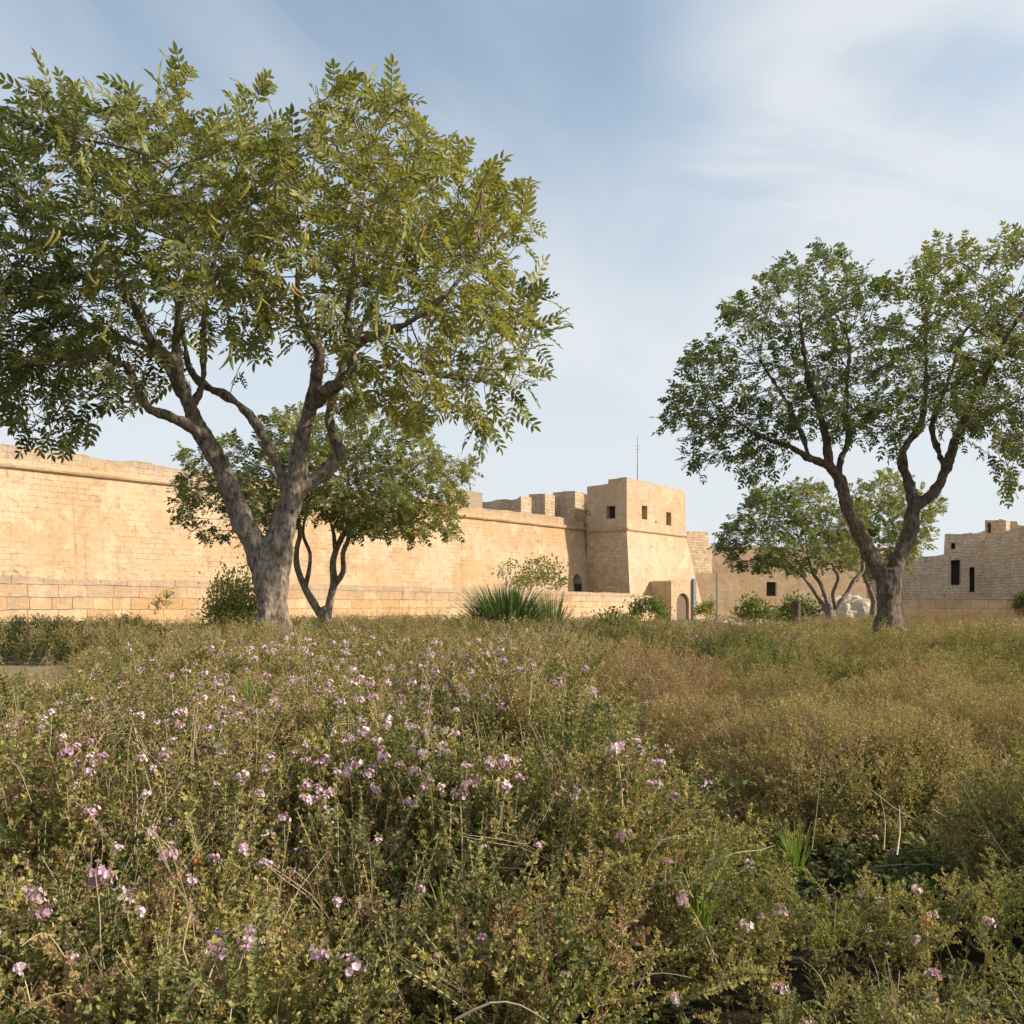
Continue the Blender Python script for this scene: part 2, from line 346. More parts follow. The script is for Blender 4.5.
def box(name, c, half, rz, mat, parent=None, taper=1, jit=0):
    d = Vector((math.cos(rz), math.sin(rz), 0)); e = Vector((-d.y, d.x, 0)); V = []
    for z in (-1, 1):
        s = 1 if z < 0 else taper
        for a, b in ((-1, -1), (1, -1), (1, 1), (-1, 1)):
            V.append(Vector(c)+d*a*half[0]*s+e*b*half[1]*s+Vector((0, 0, z*half[2]))+Vector([random.uniform(-jit, jit) for _ in range(3)]))
    return raw(name, V, [(3,2,1,0),(4,5,6,7),(0,1,5,4),(1,2,6,5),(2,3,7,6),(3,0,4,7)], mat, parent)

# ground -------------------------------------------------------------
def LWy(px): return .9*F/(HZ-(575+.029*px))
LA = Vector(((-140-512)/F*LWy(-140), LWy(-140), 0)); LB = Vector(((640-512)/F*LWy(640), LWy(640), 0))
def ground():
    m, t, o, b = newmat('dry_soil'); ge = N(t, 'ShaderNodeNewGeometry')
    n1 = noise(t, ge.outputs['Position'], .35, 5, .6); n2 = noise(t, ge.outputs['Position'], 9, 7, .7); n3 = noise(t, ge.outputs['Position'], 1.4, 4, .6)
    c = mixc(t, mr(t, n1, .4, .62, 0, 1), (.30, .22, .135), (.20, .165, .085))
    c = mixc(t, mr(t, n3, .45, .65, 0, .7), c, (.14, .15, .05))
    c = mixc(t, mr(t, n2, .45, .75, 0, .7), c, (.42, .34, .23))
    sp = N(t, 'ShaderNodeSeparateXYZ'); L(t, ge.outputs['Position'], sp.inputs[0])
    c = mixc(t, mr(t, sp.outputs[1], 13, 9, 0, .97), c, (.020, .015, .010))  # near soil painted almost black, as the shade beneath the shrubs
    L(t, c, b.inputs['Base Color']); b.inputs['Roughness'].default_value = 1; b.inputs['Specular IOR Level'].default_value = .1
    bp = N(t, 'ShaderNodeBump'); bp.inputs['Strength'].default_value = .8; bp.inputs['Distance'].default_value = .04; L(t, n2, bp.inputs['Height']); L(t, bp.outputs[0], b.inputs['Normal'])
    xs = np.concatenate([[-1500, -400, -120], np.arange(-60, 61, 2.5), [120, 400, 1500]]); ys = np.concatenate([[-300, -60], np.arange(-12, 110, 2.5), [160, 400, 1800]])
    X, Y = np.meshgrid(xs, ys); Z = (vnoise(X, Y, 6, 3)-.5)*.16*((abs(X) < 60) & (Y < 105) & (Y > 3))
    V = np.stack([X, Y, Z], -1).reshape(-1, 3); nx = len(xs); q = [(j*nx+i, j*nx+i+1, (j+1)*nx+i+1, (j+1)*nx+i) for j in range(len(ys)-1) for i in range(nx-1)]
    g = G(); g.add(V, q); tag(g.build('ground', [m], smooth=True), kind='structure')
ground()

# fortress main wall ---------------------------------------------------
A = Vector((-25.4, 44.7, 0)); B = Vector((6.97, 83.4, 0)); D = (B-A).normalized(); NW = Vector((D.y, -D.x, 0))
LEN = (B-A).length
root = empty('fortress_wall', A)
tag(root, 'long honey coloured limestone fortress wall with a rounded string course, running back to the tower', 'fortress wall')
ZT, ZC = EYE+8.0, EYE+6.85
bat = lambda z: .9*max(0, (ZC-z)/ZC)
_k = (579-512)/F; _p = A+NW*.7; ud = (_k*_p.y-_p.x)/(D.x-_k*D.y)      # doorway
orgA = A-D*22
outer = [(0, -.5), (LEN+22+1.5, -.5), (LEN+22+1.5, ZC)]+[(0, ZC)]
plate('wall_face', orgA, D, outer, [arch(22+ud-.62, 22+ud+.72, .05, EYE+2.15)], 1.2, M['wall'], root, bat)
# parapet with chipped top, slightly set back
zs = [(0, 0.05), (22+8, 0), (22+18, -.06), (22+30, .06), (22+34, -.25), (22+LEN-6, -.12), (22+LEN+1.5, -.35)]
tops = []
for (ua, da), (ub, db) in zip(zs[:-1], zs[1:]): tops = top_edge(ua, ub, ZT+da, ZT+db, .55, .035, .10, int(ua)+5)[(0 if not tops else 0):]+tops
par = [(0, ZC+.28), (LEN+23.5, ZC+.28)]+tops
plate('parapet', orgA-NW*.05, D, par, [], .9, M['wall'], root)
def halfround(name, p0, p1, z, r, mat, parent, nrm_=None, sides=10):
    d = (p1-p0).normalized(); n = nrm_ or Vector((d.y, -d.x, 0)); V = []; k = 60; 
    for i in range(k+1):
        p = p0+(p1-p0)*i/k
        for j in range(sides):
            a = 2*math.pi*j/sides; rr = r*(1+random.uniform(-.07, .07)); V.append(p+n*math.cos(a)*rr+Vector((0, 0, z+math.sin(a)*rr)))
    Fs = [(i*sides+j, (i+1)*sides+j, (i+1)*sides+(j+1) % sides, i*sides+(j+1) % sides) for i in range(k) for j in range(sides)]
    Fs += [tuple(range(sides)), tuple(range(k*sides, (k+1)*sides))[::-1]]
    return raw(name, V, Fs, mat, parent)
halfround('string_course', orgA+NW*.02, B+D*.2+NW*.02, ZC+.14, .17, M['trim'], root)
pd = orgA+D*(22+ud)+NW*.42
box('arched_doorway', (pd.x, pd.y, 1.4), (.9, .04, 1.9), math.atan2(D.y, D.x), M['dark'], root)

# upper rampart with merlons, behind the main wall ----------------------
ro = empty('upper_rampart', at(520, HZ, 84)); ro.location.z = 0
tag(ro, 'broken crenellated stone rampart showing above the main wall left of the tower', 'rampart')
ramps = [  # px0, px1, ytop0, ytop1, depth
    (478, 521, 503, 496.5, 84), (529, 545, 494.5, 493.5, 85.5), (553, 575, 492, 490.5, 87), (536, 596, 506, 504, 92), (583, 597, 494, 494, 90)]
for i, (a, b, ya, yb, Y) in enumerate(ramps):
    Y2 = Y-(b-a)/F*Y*.75
    p0 = at(a, HZ, Y); p1 = at(b, HZ, Y2); za = EYE+(HZ-ya)/F*Y; zb = EYE+(HZ-yb)/F*Y2
    dd = (p1-p0); ln = Vector((dd.x, dd.y, 0)).length
    plate('merlon', p0, dd, [(0, 7), (ln, 7)]+top_edge(0, ln, za, zb, .5, .05, .2, 40+i), [], 1.6, M['weathered'], ro)
lb = at(468, HZ, 78); o = box('parapet_block', (lb.x, lb.y+1.2, 7.5+1.9), (1.1, .6, 1.9), math.atan2(D.y, D.x), M['wall'], ro, 1, .04)

# tower ------------------------------------------------------------------
T0 = Vector((10.2, 80, 0)); TW = 10.6; TS = 4.3; TL = -NW   # TL = direction along the left face, away from camera
TZ, TC = EYE+11.35, EYE+6.75
tr = empty('watchtower', T0)
tag(tr, 'square limestone fortress tower with battered base and two small windows in its sunlit face', 'tower')
zt1 = EYE+(HZ-489.5)/F*88.3
# front upper
def hole(u, z, w_, h_): return rect(u-w_/2, u+w_/2, z-h_/2, z+h_/2)
fw = [hole(3.0, EYE+8.45, .95, 1.25), hole(7.35, EYE+8.2, .95, 1.25), hole(5.0, EYE+7.75, .22, .22)]
plate('front_wall', T0, D, [(0, TC+.1), (TW, TC+.1)]+top_edge(0, TW, TZ, TZ-.15, .5, .03, .08, 77), fw, .9, M['tower'], tr)
# left face upper (stepped top)
lw = [hole(-1.7, EYE+8.35, .95, 1.15)]
E = -NW
lf = [(-TS, TC+.1), (-.001, TC+.1)]+top_edge(-1.95, 0, TZ, TZ, .4, .03, .06, 78)+top_edge(-TS, -2.0, TZ-.45, TZ-.35, .5, .05, .12, 79)
plate('side_wall', T0+D*.003, -E, lf, lw, .9, M['tower'], tr, n=-D)
# right and back upper walls
plate('side_wall', T0+D*TW, NW, [(-TS, TC+.1), (-.9, TC+.1), (-.9, TZ-.15), (-TS, TZ-.3)], [], .9, M['tower'], tr, n=D)
bk = T0+E*TS+D*TW
plate('back_wall', bk, -D, [(.9, TC+.1), (TW-.9, TC+.1), (TW-.9, TZ-.4), (.9, TZ-.4)], [], .7, M['tower'], tr, n=E)
rc = T0+D*TW/2+E*TS/2
box('roof', (rc.x, rc.y, TZ-1.2), (TW/2-.92, TS/2-.92, .12), math.atan2(D.y, D.x), M['trim'], tr)
# battered lower body
b0 = [T0, T0+D*TW, T0+D*TW+E*TS, T0+E*TS]
b1 = [T0-D*1.75+NW*1.6, T0+D*(TW+1.35)+NW*1.6, T0+D*(TW+1.35)+E*TS, T0-D*.15+E*TS]
V = []; rows = 12
for r_ in range(rows+1):
    f = r_/rows
    for k in range(4):
        p = b1[k].lerp(b0[k], f); V.append(Vector((p.x, p.y, -.5+(TC+.5)*f)))
Fs = []; fm = []
for r_ in range(rows):
    for k in range(4):
        Fs.append((r_*4+k, r_*4+(k+1) % 4, (r_+1)*4+(k+1) % 4, (r_+1)*4+k)); fm.append(1 if k == 3 else 0)
Fs.append(tuple(rows*4+k for k in range(4))); fm.append(0)
raw('battered_base', V, Fs, None, tr, [M['tower'], M['weathered']], fm)
halfround('string_course', T0-D*.1, T0+D*(TW+.1), TC, .17, M['trim'], tr)
halfround('string_course', T0+E*TS, T0+E*-.1, TC+.004, .165, M['trim'], tr, -D)
for (u, z) in ((3.0, EYE+8.45), (7.35, EYE+8.2)):
    p = T0+D*u-NW*.62; wf = box('window', (p.x, p.y, z), (.46, .03, .6), math.atan2(D.y, D.x), M['wood'], tr)
p = T0+E*1.7+D*.62; box('window', (p.x, p.y, EYE+8.35), (.46, .03, .56), math.atan2(E.y, E.x), M['dark'], tr)
# antenna on the roof
ap = rc+Vector((-1.5, 2, 0)); g = G(); g.add([], []) if 0 else None
an = empty('antenna_mast', (at(637.5, 480, 86).x, 86, TZ-1.08))
tag(an, 'thin antenna mast standing on the flat roof of the tower', 'antenna')
g = G(); tube(g, [(an.location.x, 86, TZ-1.08), (an.location.x, 86, TZ+2)], [.06, .045], 6); tube(g, [(an.location.x, 86, TZ+2), (an.location.x, 86, EYE+(HZ-435)/F*86)], [.04, .02], 6); g.build('mast', [M['metal']], an)
g = G(); zz = EYE+(HZ-446)/F*86
for k in range(3):
    g = G(); tube(g, [(an.location.x-.22+.04*k, 86, zz-.3*k), (an.location.x+.22-.04*k, 86, zz-.3*k)], [.015, .015], 4); g.build('crossbar', [M['metal']], an)

# gate annex in front of the tower -----------------------------------------
gp = T0+D*1.9+NW*3.4; GD = Vector((.78, .62, 0)).normalized(); GN = Vector((GD.y, -GD.x, 0))
ga = empty('gate_lodge', gp); tag(ga, 'small stone gate lodge with arched door built against the foot of the tower', 'gate lodge')
zl = EYE+(HZ-579.5)/F*gp.y
plate('front_wall', gp, GD, [(0, -.3), (3.2, -.3), (3.2, zl), (1.6, zl+.05), (0, zl-.12)], [arch(.7, 2.4, -.2, EYE+.2)], 3.4, M['ochre'], ga)
q = gp+GD*1.55-GN*.25; box('door', (q.x, q.y, .8), (.95, .04, 1.5), math.atan2(GD.y, GD.x), M['wood'], ga)
q = gp+GD*2.95+GN*.1; box('pilaster', (q.x, q.y, zl/2+.06), (.2, .1, zl/2+.08), math.atan2(GD.y, GD.x), M['metal'], ga)

# low boundary wall ---------------------------------------------------------
dl = LB-LA; LL = dl.length; lw_ = empty('low_block_wall', LA)
tag(lw_, 'low wall of large orange limestone blocks in front of the fortress wall', 'wall')
zl0 = EYE+.9
plate('wall_body', LA, dl, [(0, -.4), (LL, -.4)]+top_edge(0, LL, zl0, zl0, .9, .014, .07, 11), [], .6, M['blocks'], lw_)
nl = Vector((dl.y, -dl.x, 0)).normalized()
# return wall running right to the gate lodge
rp = at(640, HZ, 74); r2 = at(657, HZ, 77.5)
bw = empty('low_return_wall', (LB.x, LB.y, 0)); tag(bw, 'short low stone wall linking the block wall to the gate lodge', 'wall')
dd = r2-LB; dd.z = 0
plate('wall_body', LB+dd*.02, dd, [(0, -.3), (dd.length, -.3)]+top_edge(0, dd.length, zl0-.05, zl0-.25, .5, .02, .05, 12), [], .5, M['ochre'], bw)

# ochre building right of the tower -------------------------------------------
def facade(name, label, cat, px0, Y0, px1, Y1, tops, wins, mat, thick=5, winmat='dark', jit=.03, seed=1, lower=-.3, arches=()):
    p0 = at(px0, HZ, Y0); p1 = at(px1, HZ, Y1); p0.z = p1.z = 0; d = p1-p0; ln = d.length; d.normalize()
    def upx(px):   # pixel column -> u on the wall
        k = (px-512)/F; return (k*p0.y-p0.x)/(d.x-k*d.y)
    def zpx(px, py): u = upx(px); return EYE+(HZ-py)/F*(p0+d*u).y
    rt = empty(name, p0); tag(rt, label, cat)
    top = []
    for (xa, ya), (xb, yb) in zip(tops[:-1], tops[1:]):
        top = top_edge(upx(xa), upx(xb), zpx(xa, ya), zpx(xb, yb), .6, jit, jit*2.5, seed+int(xa))+top if abs(xb-xa) > .5 else top
    holes = []; nn = Vector((d.y, -d.x, 0))
    for (xa, xb, ya, yb, kind) in wins:
        u0, u1 = upx(xa), upx(xb); z1, z0 = zpx((xa+xb)/2, ya), zpx((xa+xb)/2, yb)
        holes.append(rect(u0, u1, max(z0, lower+.05), z1)); c = p0+d*(u0+u1)/2-nn*.45
        box(kind, (c.x, c.y, (z0+z1)/2), ((u1-u0)/2+.1, .04, (z1-z0)/2+.1), math.atan2(d.y, d.x), M[winmat], rt)
    plate('wall', p0, d, [(0, lower), (ln, lower)]+top, holes, thick, mat, rt)
    return rt, p0, d, upx, zpx
facade('far_bastion', 'far stone bastion with darker ragged top, half hidden behind the right edge of the tower', 'bastion', 684, 97, 712, 99,
       [(684, 531), (708, 532), (708.6, 545), (712, 546)], [], M['weathered'], 4, seed=3)
f2, fp0, fd, upx, zpx = facade('ochre_building', 'low ochre stone building with one dark square window, behind the round trees', 'building', 688, 90, 880, 92,
       [(688, 572), (720, 573), (800, 574.5), (880, 573)], [(766.5, 776.5, 582, 596, 'window')], M['ochre'], 6, seed=5)
facade('rear_terrace_wall', 'plain upper terrace wall rising behind the low ochre building', 'wall', 700, 99, 905, 101,
       [(700, 547), (740, 546), (905, 548)], [], M['ochre'], 1, seed=6)
# ruined buildings on the right ---------------------------------------------
facade('ruined_house', 'roofless grey stone house with two dark openings and a small square window', 'ruin', 868, 66, 985, 64,
       [(868, 566), (905, 556), (946, 553), (947, 534.5), (972, 532.5), (985, 531.5)],
       [(951, 955.5, 543, 549, 'window'), (951, 960.5, 560, 585, 'doorway'), (969.5, 976.5, 567, 592, 'doorway')], M['rubble'], .8, seed=8, jit=.07)
facade('rubble_wall', 'tall rough rubble stone wall at the right edge of the photo', 'wall', 974.5, 62.5, 1130, 50,
       [(974.5, 545), (982, 541), (1000, 533), (1024, 527), (1130, 515)], [], M['rubble'], 1.2, seed=9, jit=.09)
facade('rooftop_hut', 'small square stone hut standing above the ruined house', 'hut', 985, 68, 1006, 67,
       [(985, 519.5), (999, 519), (1006, 520.5)], [(987, 991, 523, 533, 'window')], M['weathered'], 3, 'wood', seed=10)
facade('rooftop_wall', 'short pale stone wall beside the rooftop hut above the ruins', 'wall', 1006, 68, 1075, 66,
       [(1006, 521), (1017, 521.5), (1018, 525), (1075, 524)], [], M['ochre'], 3, seed=12)
facade('low_stone_wall', 'low pale stone wall with flat coping in front of the grey ruins', 'wall', 900, 42, 1180, 38,
       [(900, 597.5), (960, 597), (1024, 596), (1180, 594)], [], M['blocks'], .5, seed=13, jit=.012)
# rock mound, posts -------------------------------------------------------------
def boulder(name, label, c, sx, sy, sz, seed=1, mat=None, k=22):
    g = G(); V = []; 
    for i in range(k+1):
        for j in range(2*k):
            a = math.pi*i/k/2*1.15; b = math.pi*j/k
            p = np.array([math.sin(a)*math.cos(b), math.sin(a)*math.sin(b), math.cos(a)])
            nz = vnoise(p[0]*3+seed*7+p[2]*2, p[1]*3+9, 1.0, seed)+.5*vnoise(p[0]*7+seed, p[1]*7+p[2]*5, 1, seed+1)
            V.append(p*np.array([sx, sy, sz])*(.75+.38*nz)+np.array(c))
    q = [(i*2*k+j, (i+1)*2*k+j, (i+1)*2*k+(j+1) % (2*k), i*2*k+(j+1) % (2*k)) for i in range(k) for j in range(2*k)]
    o = raw(name, V, q, mat or M['rock']); tag(o, label, 'rock'); return o
p = at(851, HZ, 44); boulder('limestone_rock', 'large pale rounded rock outcrop between the two right hand trees', (p.x, 44, -.2), 1.75, 1.4, 1.9, 3)
p = at(745, HZ, 50); boulder('limestone_rock', 'flat bleached rock lying on the gravel left of the dark post', (p.x, 50, -.1), 2.6, 1.6, .62, 5)
p = at(815, HZ, 47); boulder('limestone_rock', 'small low rock between the dark post and the small tree stems', (p.x, 47, -.1), 1.2, 1., .75, 6)
p = at(795.5, HZ, 34); g = G(); tube(g, [(p.x, 34, -.2), (p.x+.01, 34, .6), (p.x+.03, 34, 1.3), (p.x+.02, 34, 1.5)], [.2, .17, .16, .15], 9, knob=.12)
tag(g.build('wooden_post', [M['bark2']]), 'short dark broken tree stump post standing left of the small tree', 'post')
p = at(717, HZ, 70); g = G(); tube(g, [(p.x, 70, -.2), (p.x, 70, EYE+(HZ-573)/F*70)], [.07, .06], 8)
tag(g.build('utility_pole', [M['metal']]), 'slim dark pole in front of the ochre building', 'pole')

# ------------------------------------------------------------------ trees
def colonize(seg_nodes, attract, infl, kill, step, iters=90, grav=0.0):
    P = list(seg_nodes); par = [-1]*len(P); P = np.array(P); n0 = len(P)
    A_ = attract.copy()
    def upd(A_, P_new, off, bd, bi):
        d = np.linalg.norm(A_[:, None]-P_new[None], axis=2); j = d.argmin(1); dm = d[np.arange(len(A_)), j]
        w_ = dm < bd; bd[w_] = dm[w_]; bi[w_] = j[w_]+off
    bd = np.full(len(A_), 1e9); bi = np.zeros(len(A_), int)
    for s in range(0, n0, 400): upd(A_, P[s:s+400], s, bd, bi)
    for it in range(iters):
        act = bd < infl*(1+3.0*(it < 12))
        if not act.any(): break
        idx = bi[act]; dirs = nrm(A_[act]-P[idx]); acc = {}
        u, inv = np.unique(idx, return_inverse=True); S = np.zeros((len(u), 3)); np.add.at(S, inv, dirs)
        S = nrm(nrm(S)+rng.normal(size=S.shape)*.18+np.array([0, 0, grav])); new = P[u]+S*step
        off = len(P); P = np.vstack([P, new]); par += list(u)
        upd(A_, new, off, bd, bi)
        keep = bd > kill; A_ = A_[keep]; bd = bd[keep]; bi = bi[keep]
        if len(A_) == 0: break
    return P, np.array(par), n0
def in_blobs(blobs, n, Y, depth, bias=.35):
    """attraction points in px blobs at distance Y; ellipsoids with real thickness"""
    out = []; B_ = np.array([b[:3] for b in blobs], float); off = np.array([b[3] if len(b) > 3 else 0 for b in blobs], float)
    wts = B_[:, 2]**2; wts /= wts.sum()
    which = rng.choice(len(B_), n, p=wts)
    d = nrm(rng.normal(size=(n, 3))); r = rng.random(n)**(1/3*(1-bias)+.02)
    d = d*r[:, None]; rad = B_[which, 2]
    px = B_[which, 0]+d[:, 0]*rad; py = B_[which, 1]+d[:, 1]*rad
    cen = B_.mean(0); ext = np.abs(B_[:, :2]-cen[:2]).max(0)+1e-6
    cen_f = 1-.55*np.clip((((B_[which, 0]-cen[0])/ext[0])**2+((B_[which, 1]-cen[1])/ext[1])**2), 0, 1)
    yy = d[:, 2]*depth*cen_f+off[which]+rng.normal(size=n)*.1*depth
    Yd = Y+yy; X = (px-512)/F*Yd; Z = EYE-(py-HZ)/F*Yd
    return np.stack([X, Yd, Z], 1)
def spray_template(n_pairs, ln, leaf, width=1., droop=.25, single=True):
    """one pinnate leaf along +Y"""
    g = G(); ks = np.linspace(.22, .95, n_pairs)
    pos = []; dirs = []; sc = []
    for k in ks:
        for s in (-1, 1):
            pos.append([0, k*ln, -droop*ln*k*k]); dirs.append([s*1.0, .75, -.15+random.uniform(-.15, .2)]); sc.append(leaf*(1.05-.25*abs(k-.5))*random.uniform(.85, 1.12))
    pos.append([0, ln, -droop*ln]); dirs.append([0, 1, -.4]); sc.append(leaf)
    pos = np.array(pos); dirs = np.array(dirs); sc = np.array(sc)
    up = np.tile([0, 0, 1.], (len(pos), 1))+rng.normal(size=(len(pos), 3))*.22
    scatter(g, LEAF*np.array([width, 1, 1]), LEAFQ, pos, frames(dirs, up=up), sc, 1, rng.normal(size=len(pos))*.05)
    P = [[0, k*ln, -droop*ln*k*k] for k in (0, .5, 1)]
    V = []; 
    w0 = .012*ln/.4
    for p in P: V += [[p[0]-w0*.5, p[1], p[2]], [p[0]+w0*.5, p[1], p[2]]]
    g.add(V, [(0, 1, 3, 2), (2, 3, 5, 4)], 0, .2)
    return g.arrays()
def tree(name, label, Y, limbs, blobs, depth, natt, infl, kill, step, leafkw, fronds, leafmat_, bark, wf=.85, rtip=.006, remesh=.03,
         trunkknob=.1, tintc=.45, tintvar=.16, sunny=.12, maxr=.05, pods=None, group=None, lift=.25, powr=2.4, crease=0):
    """limbs: list of lists of (px, py, width_px, dy); first row of first limb is the foot"""
    s = Y/F; chains = []; nodes = []
    for lm in limbs:
        rows = []
        for (px, py, wpx, dy) in lm:
            q = at(px, py, Y); k = (Y+dy)/Y
            q = at(px, py, Y+dy); rows.append((q.x, Y+dy, q.z, wpx*s/2*wf))
        chains.append(spline(rows, .09 if Y < 20 else .14))
    base = chains[0][0]; rt = empty(name, (base[0], base[1], 0)); tag(rt, label, 'tree', group)
    g = G()
    for i, c in enumerate(chains):
        tube(g, c[:, :3], c[:, 3], 14, knob=trunkknob, lobes=.20 if i == 0 else 0)
    tk = g.build('trunk', [bark], rt, True)
    if remesh:
        md = tk.modifiers.new('Remesh', 'REMESH'); md.mode = 'VOXEL'; md.voxel_size = remesh; md.use_smooth_shade = True
        sm = tk.modifiers.new('Smooth', 'SMOOTH'); sm.iterations = 3; sm.factor = .5
        tx = bpy.data.textures.new(name+'_knots', 'CLOUDS'); tx.noise_scale = .22; tx.noise_depth = 3
        ds = tk.modifiers.new('Displace', 'DISPLACE'); ds.texture = tx; ds.strength = .085*(Y/12)**.5; ds.mid_level = .5; ds.texture_coords = 'LOCAL'
    for c in chains:
        k0 = int(len(c)*.35) if len(c) > 12 else len(c)//3
        nodes.append(c[k0:, :3])
    nodes = np.concatenate(nodes[1:] if len(nodes) > 1 else nodes)
    att = in_blobs(blobs, natt, Y, depth)
    P, par, n0 = colonize(nodes, att, infl, kill, step)
    n = len(P); w_ = np.zeros(n)
    kids = [[] for _ in range(n)]
    for i in range(n0, n): kids[par[i]].append(i)
    for i in range(n-1, n0-1, -1):
        if not kids[i]: w_[i] = rtip**powr
        w_[par[i]] += w_[i] if par[i] >= n0 else 0
    rad = np.maximum(w_, 1e-12)**(1/powr); rad = np.minimum(rad, maxr*1.6)
    # tubes: follow the thickest child
    g = G(); started = [(par[i], i) for i in range(n0, n) if par[i] < n0]
    lens = 0
    while started:
        a, b = started.pop(); ch = [P[a], P[b]]; rr = [rad[b]*1.08, rad[b]]; cur = b
        while kids[cur]:
            ks = sorted(kids[cur], key=lambda k: -rad[k])
            for k in ks[1:]: started.append((cur, k))
            cur = ks[0]; ch.append(P[cur]); rr.append(rad[cur])
        ch = np.array(ch)
        if len(ch) > 4:   # relax kinks
            for _ in range(2): ch[1:-1] = ch[1:-1]*.5+(ch[:-2]+ch[2:])*.25
        tube(g, ch, rr, 6 if rr[0] > .02 else 3, tint=.3)
    g.build('branches', [bark], rt, True)
    # foliage
    g = G(); tw = np.where((rad < rtip*2.3) & (np.arange(n) >= n0))[0]
    pd_ = nrm(P[tw]-P[np.maximum(par[tw], 0)])
    tips = np.array([len(kids[i]) == 0 for i in tw]); rep = np.where(tips, fronds[1], fronds[0])
    gap = vnoise(P[tw][:, 0]+P[tw][:, 1]*.8, P[tw][:, 2]-P[tw][:, 1]*.6, .55*(Y/12)**.5, 31); rep = rep*np.clip(.10+2.0*gap, .1, 1.7)*(rng.random(len(tw)) > .06)
    fl = np.floor(rep+rng.random(len(tw))).astype(int)
    ii = np.repeat(np.arange(len(tw)), fl); k = len(ii)
    cen = P[tw].mean(0)
    outw = nrm(P[tw][ii]-cen)
    dirs = nrm(pd_[ii]*.8+outw*.45+rng.normal(size=(k, 3))*.62+np.array([0, 0, lift-.1]))
    pos = P[tw][ii]+rng.normal(size=(k, 3))*step*.35
    up = nrm(np.array([0, 0, 1.])+rng.normal(size=(k, 3))*.45)
    clump = vnoise(pos[:, 0]+pos[:, 1]*.7, pos[:, 2]+pos[:, 1]*.5, 1.1, 5)-.5
    tint = tintc+clump*.35+rng.normal(size=k)*tintvar+sunny*(outw@np.array(sd)); tint = np.where(rng.random(k) < .012, 1, tint)  # sunlight put into the leaf tint: it shifts with the sun direction
    var = rng.integers(0, 3, k)
    for v_ in range(3):
        tv, tf, tm, tt = spray_template(**leafkw); s_ = var == v_
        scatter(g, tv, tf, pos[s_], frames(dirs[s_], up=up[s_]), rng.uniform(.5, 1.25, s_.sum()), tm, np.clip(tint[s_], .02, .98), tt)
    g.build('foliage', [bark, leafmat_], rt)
    if pods:
        for (px, py, nn, tn) in pods:
            g = G(); c = at(px, py, Y); c.y -= depth*.85+random.uniform(-.3, .3); q = at(px, py, c.y)
            for _ in range(nn):
                a = Vector((random.uniform(-.09, .09), random.uniform(-.1, .1), random.uniform(-.05, .05)))+q
                ln = random.uniform(.15, .25); bnd = random.uniform(-.09, .09)
                pts = [(a.x+bnd*t*t*2, a.y, a.z-ln*t) for t in np.linspace(0, 1, 7)]
                v0 = []; 
                for t, pp in zip(np.linspace(0, 1, 7), pts):
                    ww = .021*math.sin(math.pi*min(.97, .08+t*.9))**.6; v0 += [[pp[0]-ww, pp[1], pp[2]], [pp[0], pp[1]-.008, pp[2]], [pp[0]+ww, pp[1], pp[2]], [pp[0], pp[1]+.008, pp[2]]]
                qq = [(i*4+j, i*4+(j+1) % 4, (i+1)*4+(j+1) % 4, (i+1)*4+j) for i in range(6) for j in range(4)]
                g.add(v0, qq, 0, min(1, max(0, tn+random.uniform(-.15, .15))))
            tube(g, [tuple(q+Vector((0, 0, .0))), tuple(q+Vector((.05, .15, .22)))], [.005, .006], 4, 0, .9)
            g.build('pod_cluster', [M['pod']], rt)
    return rt
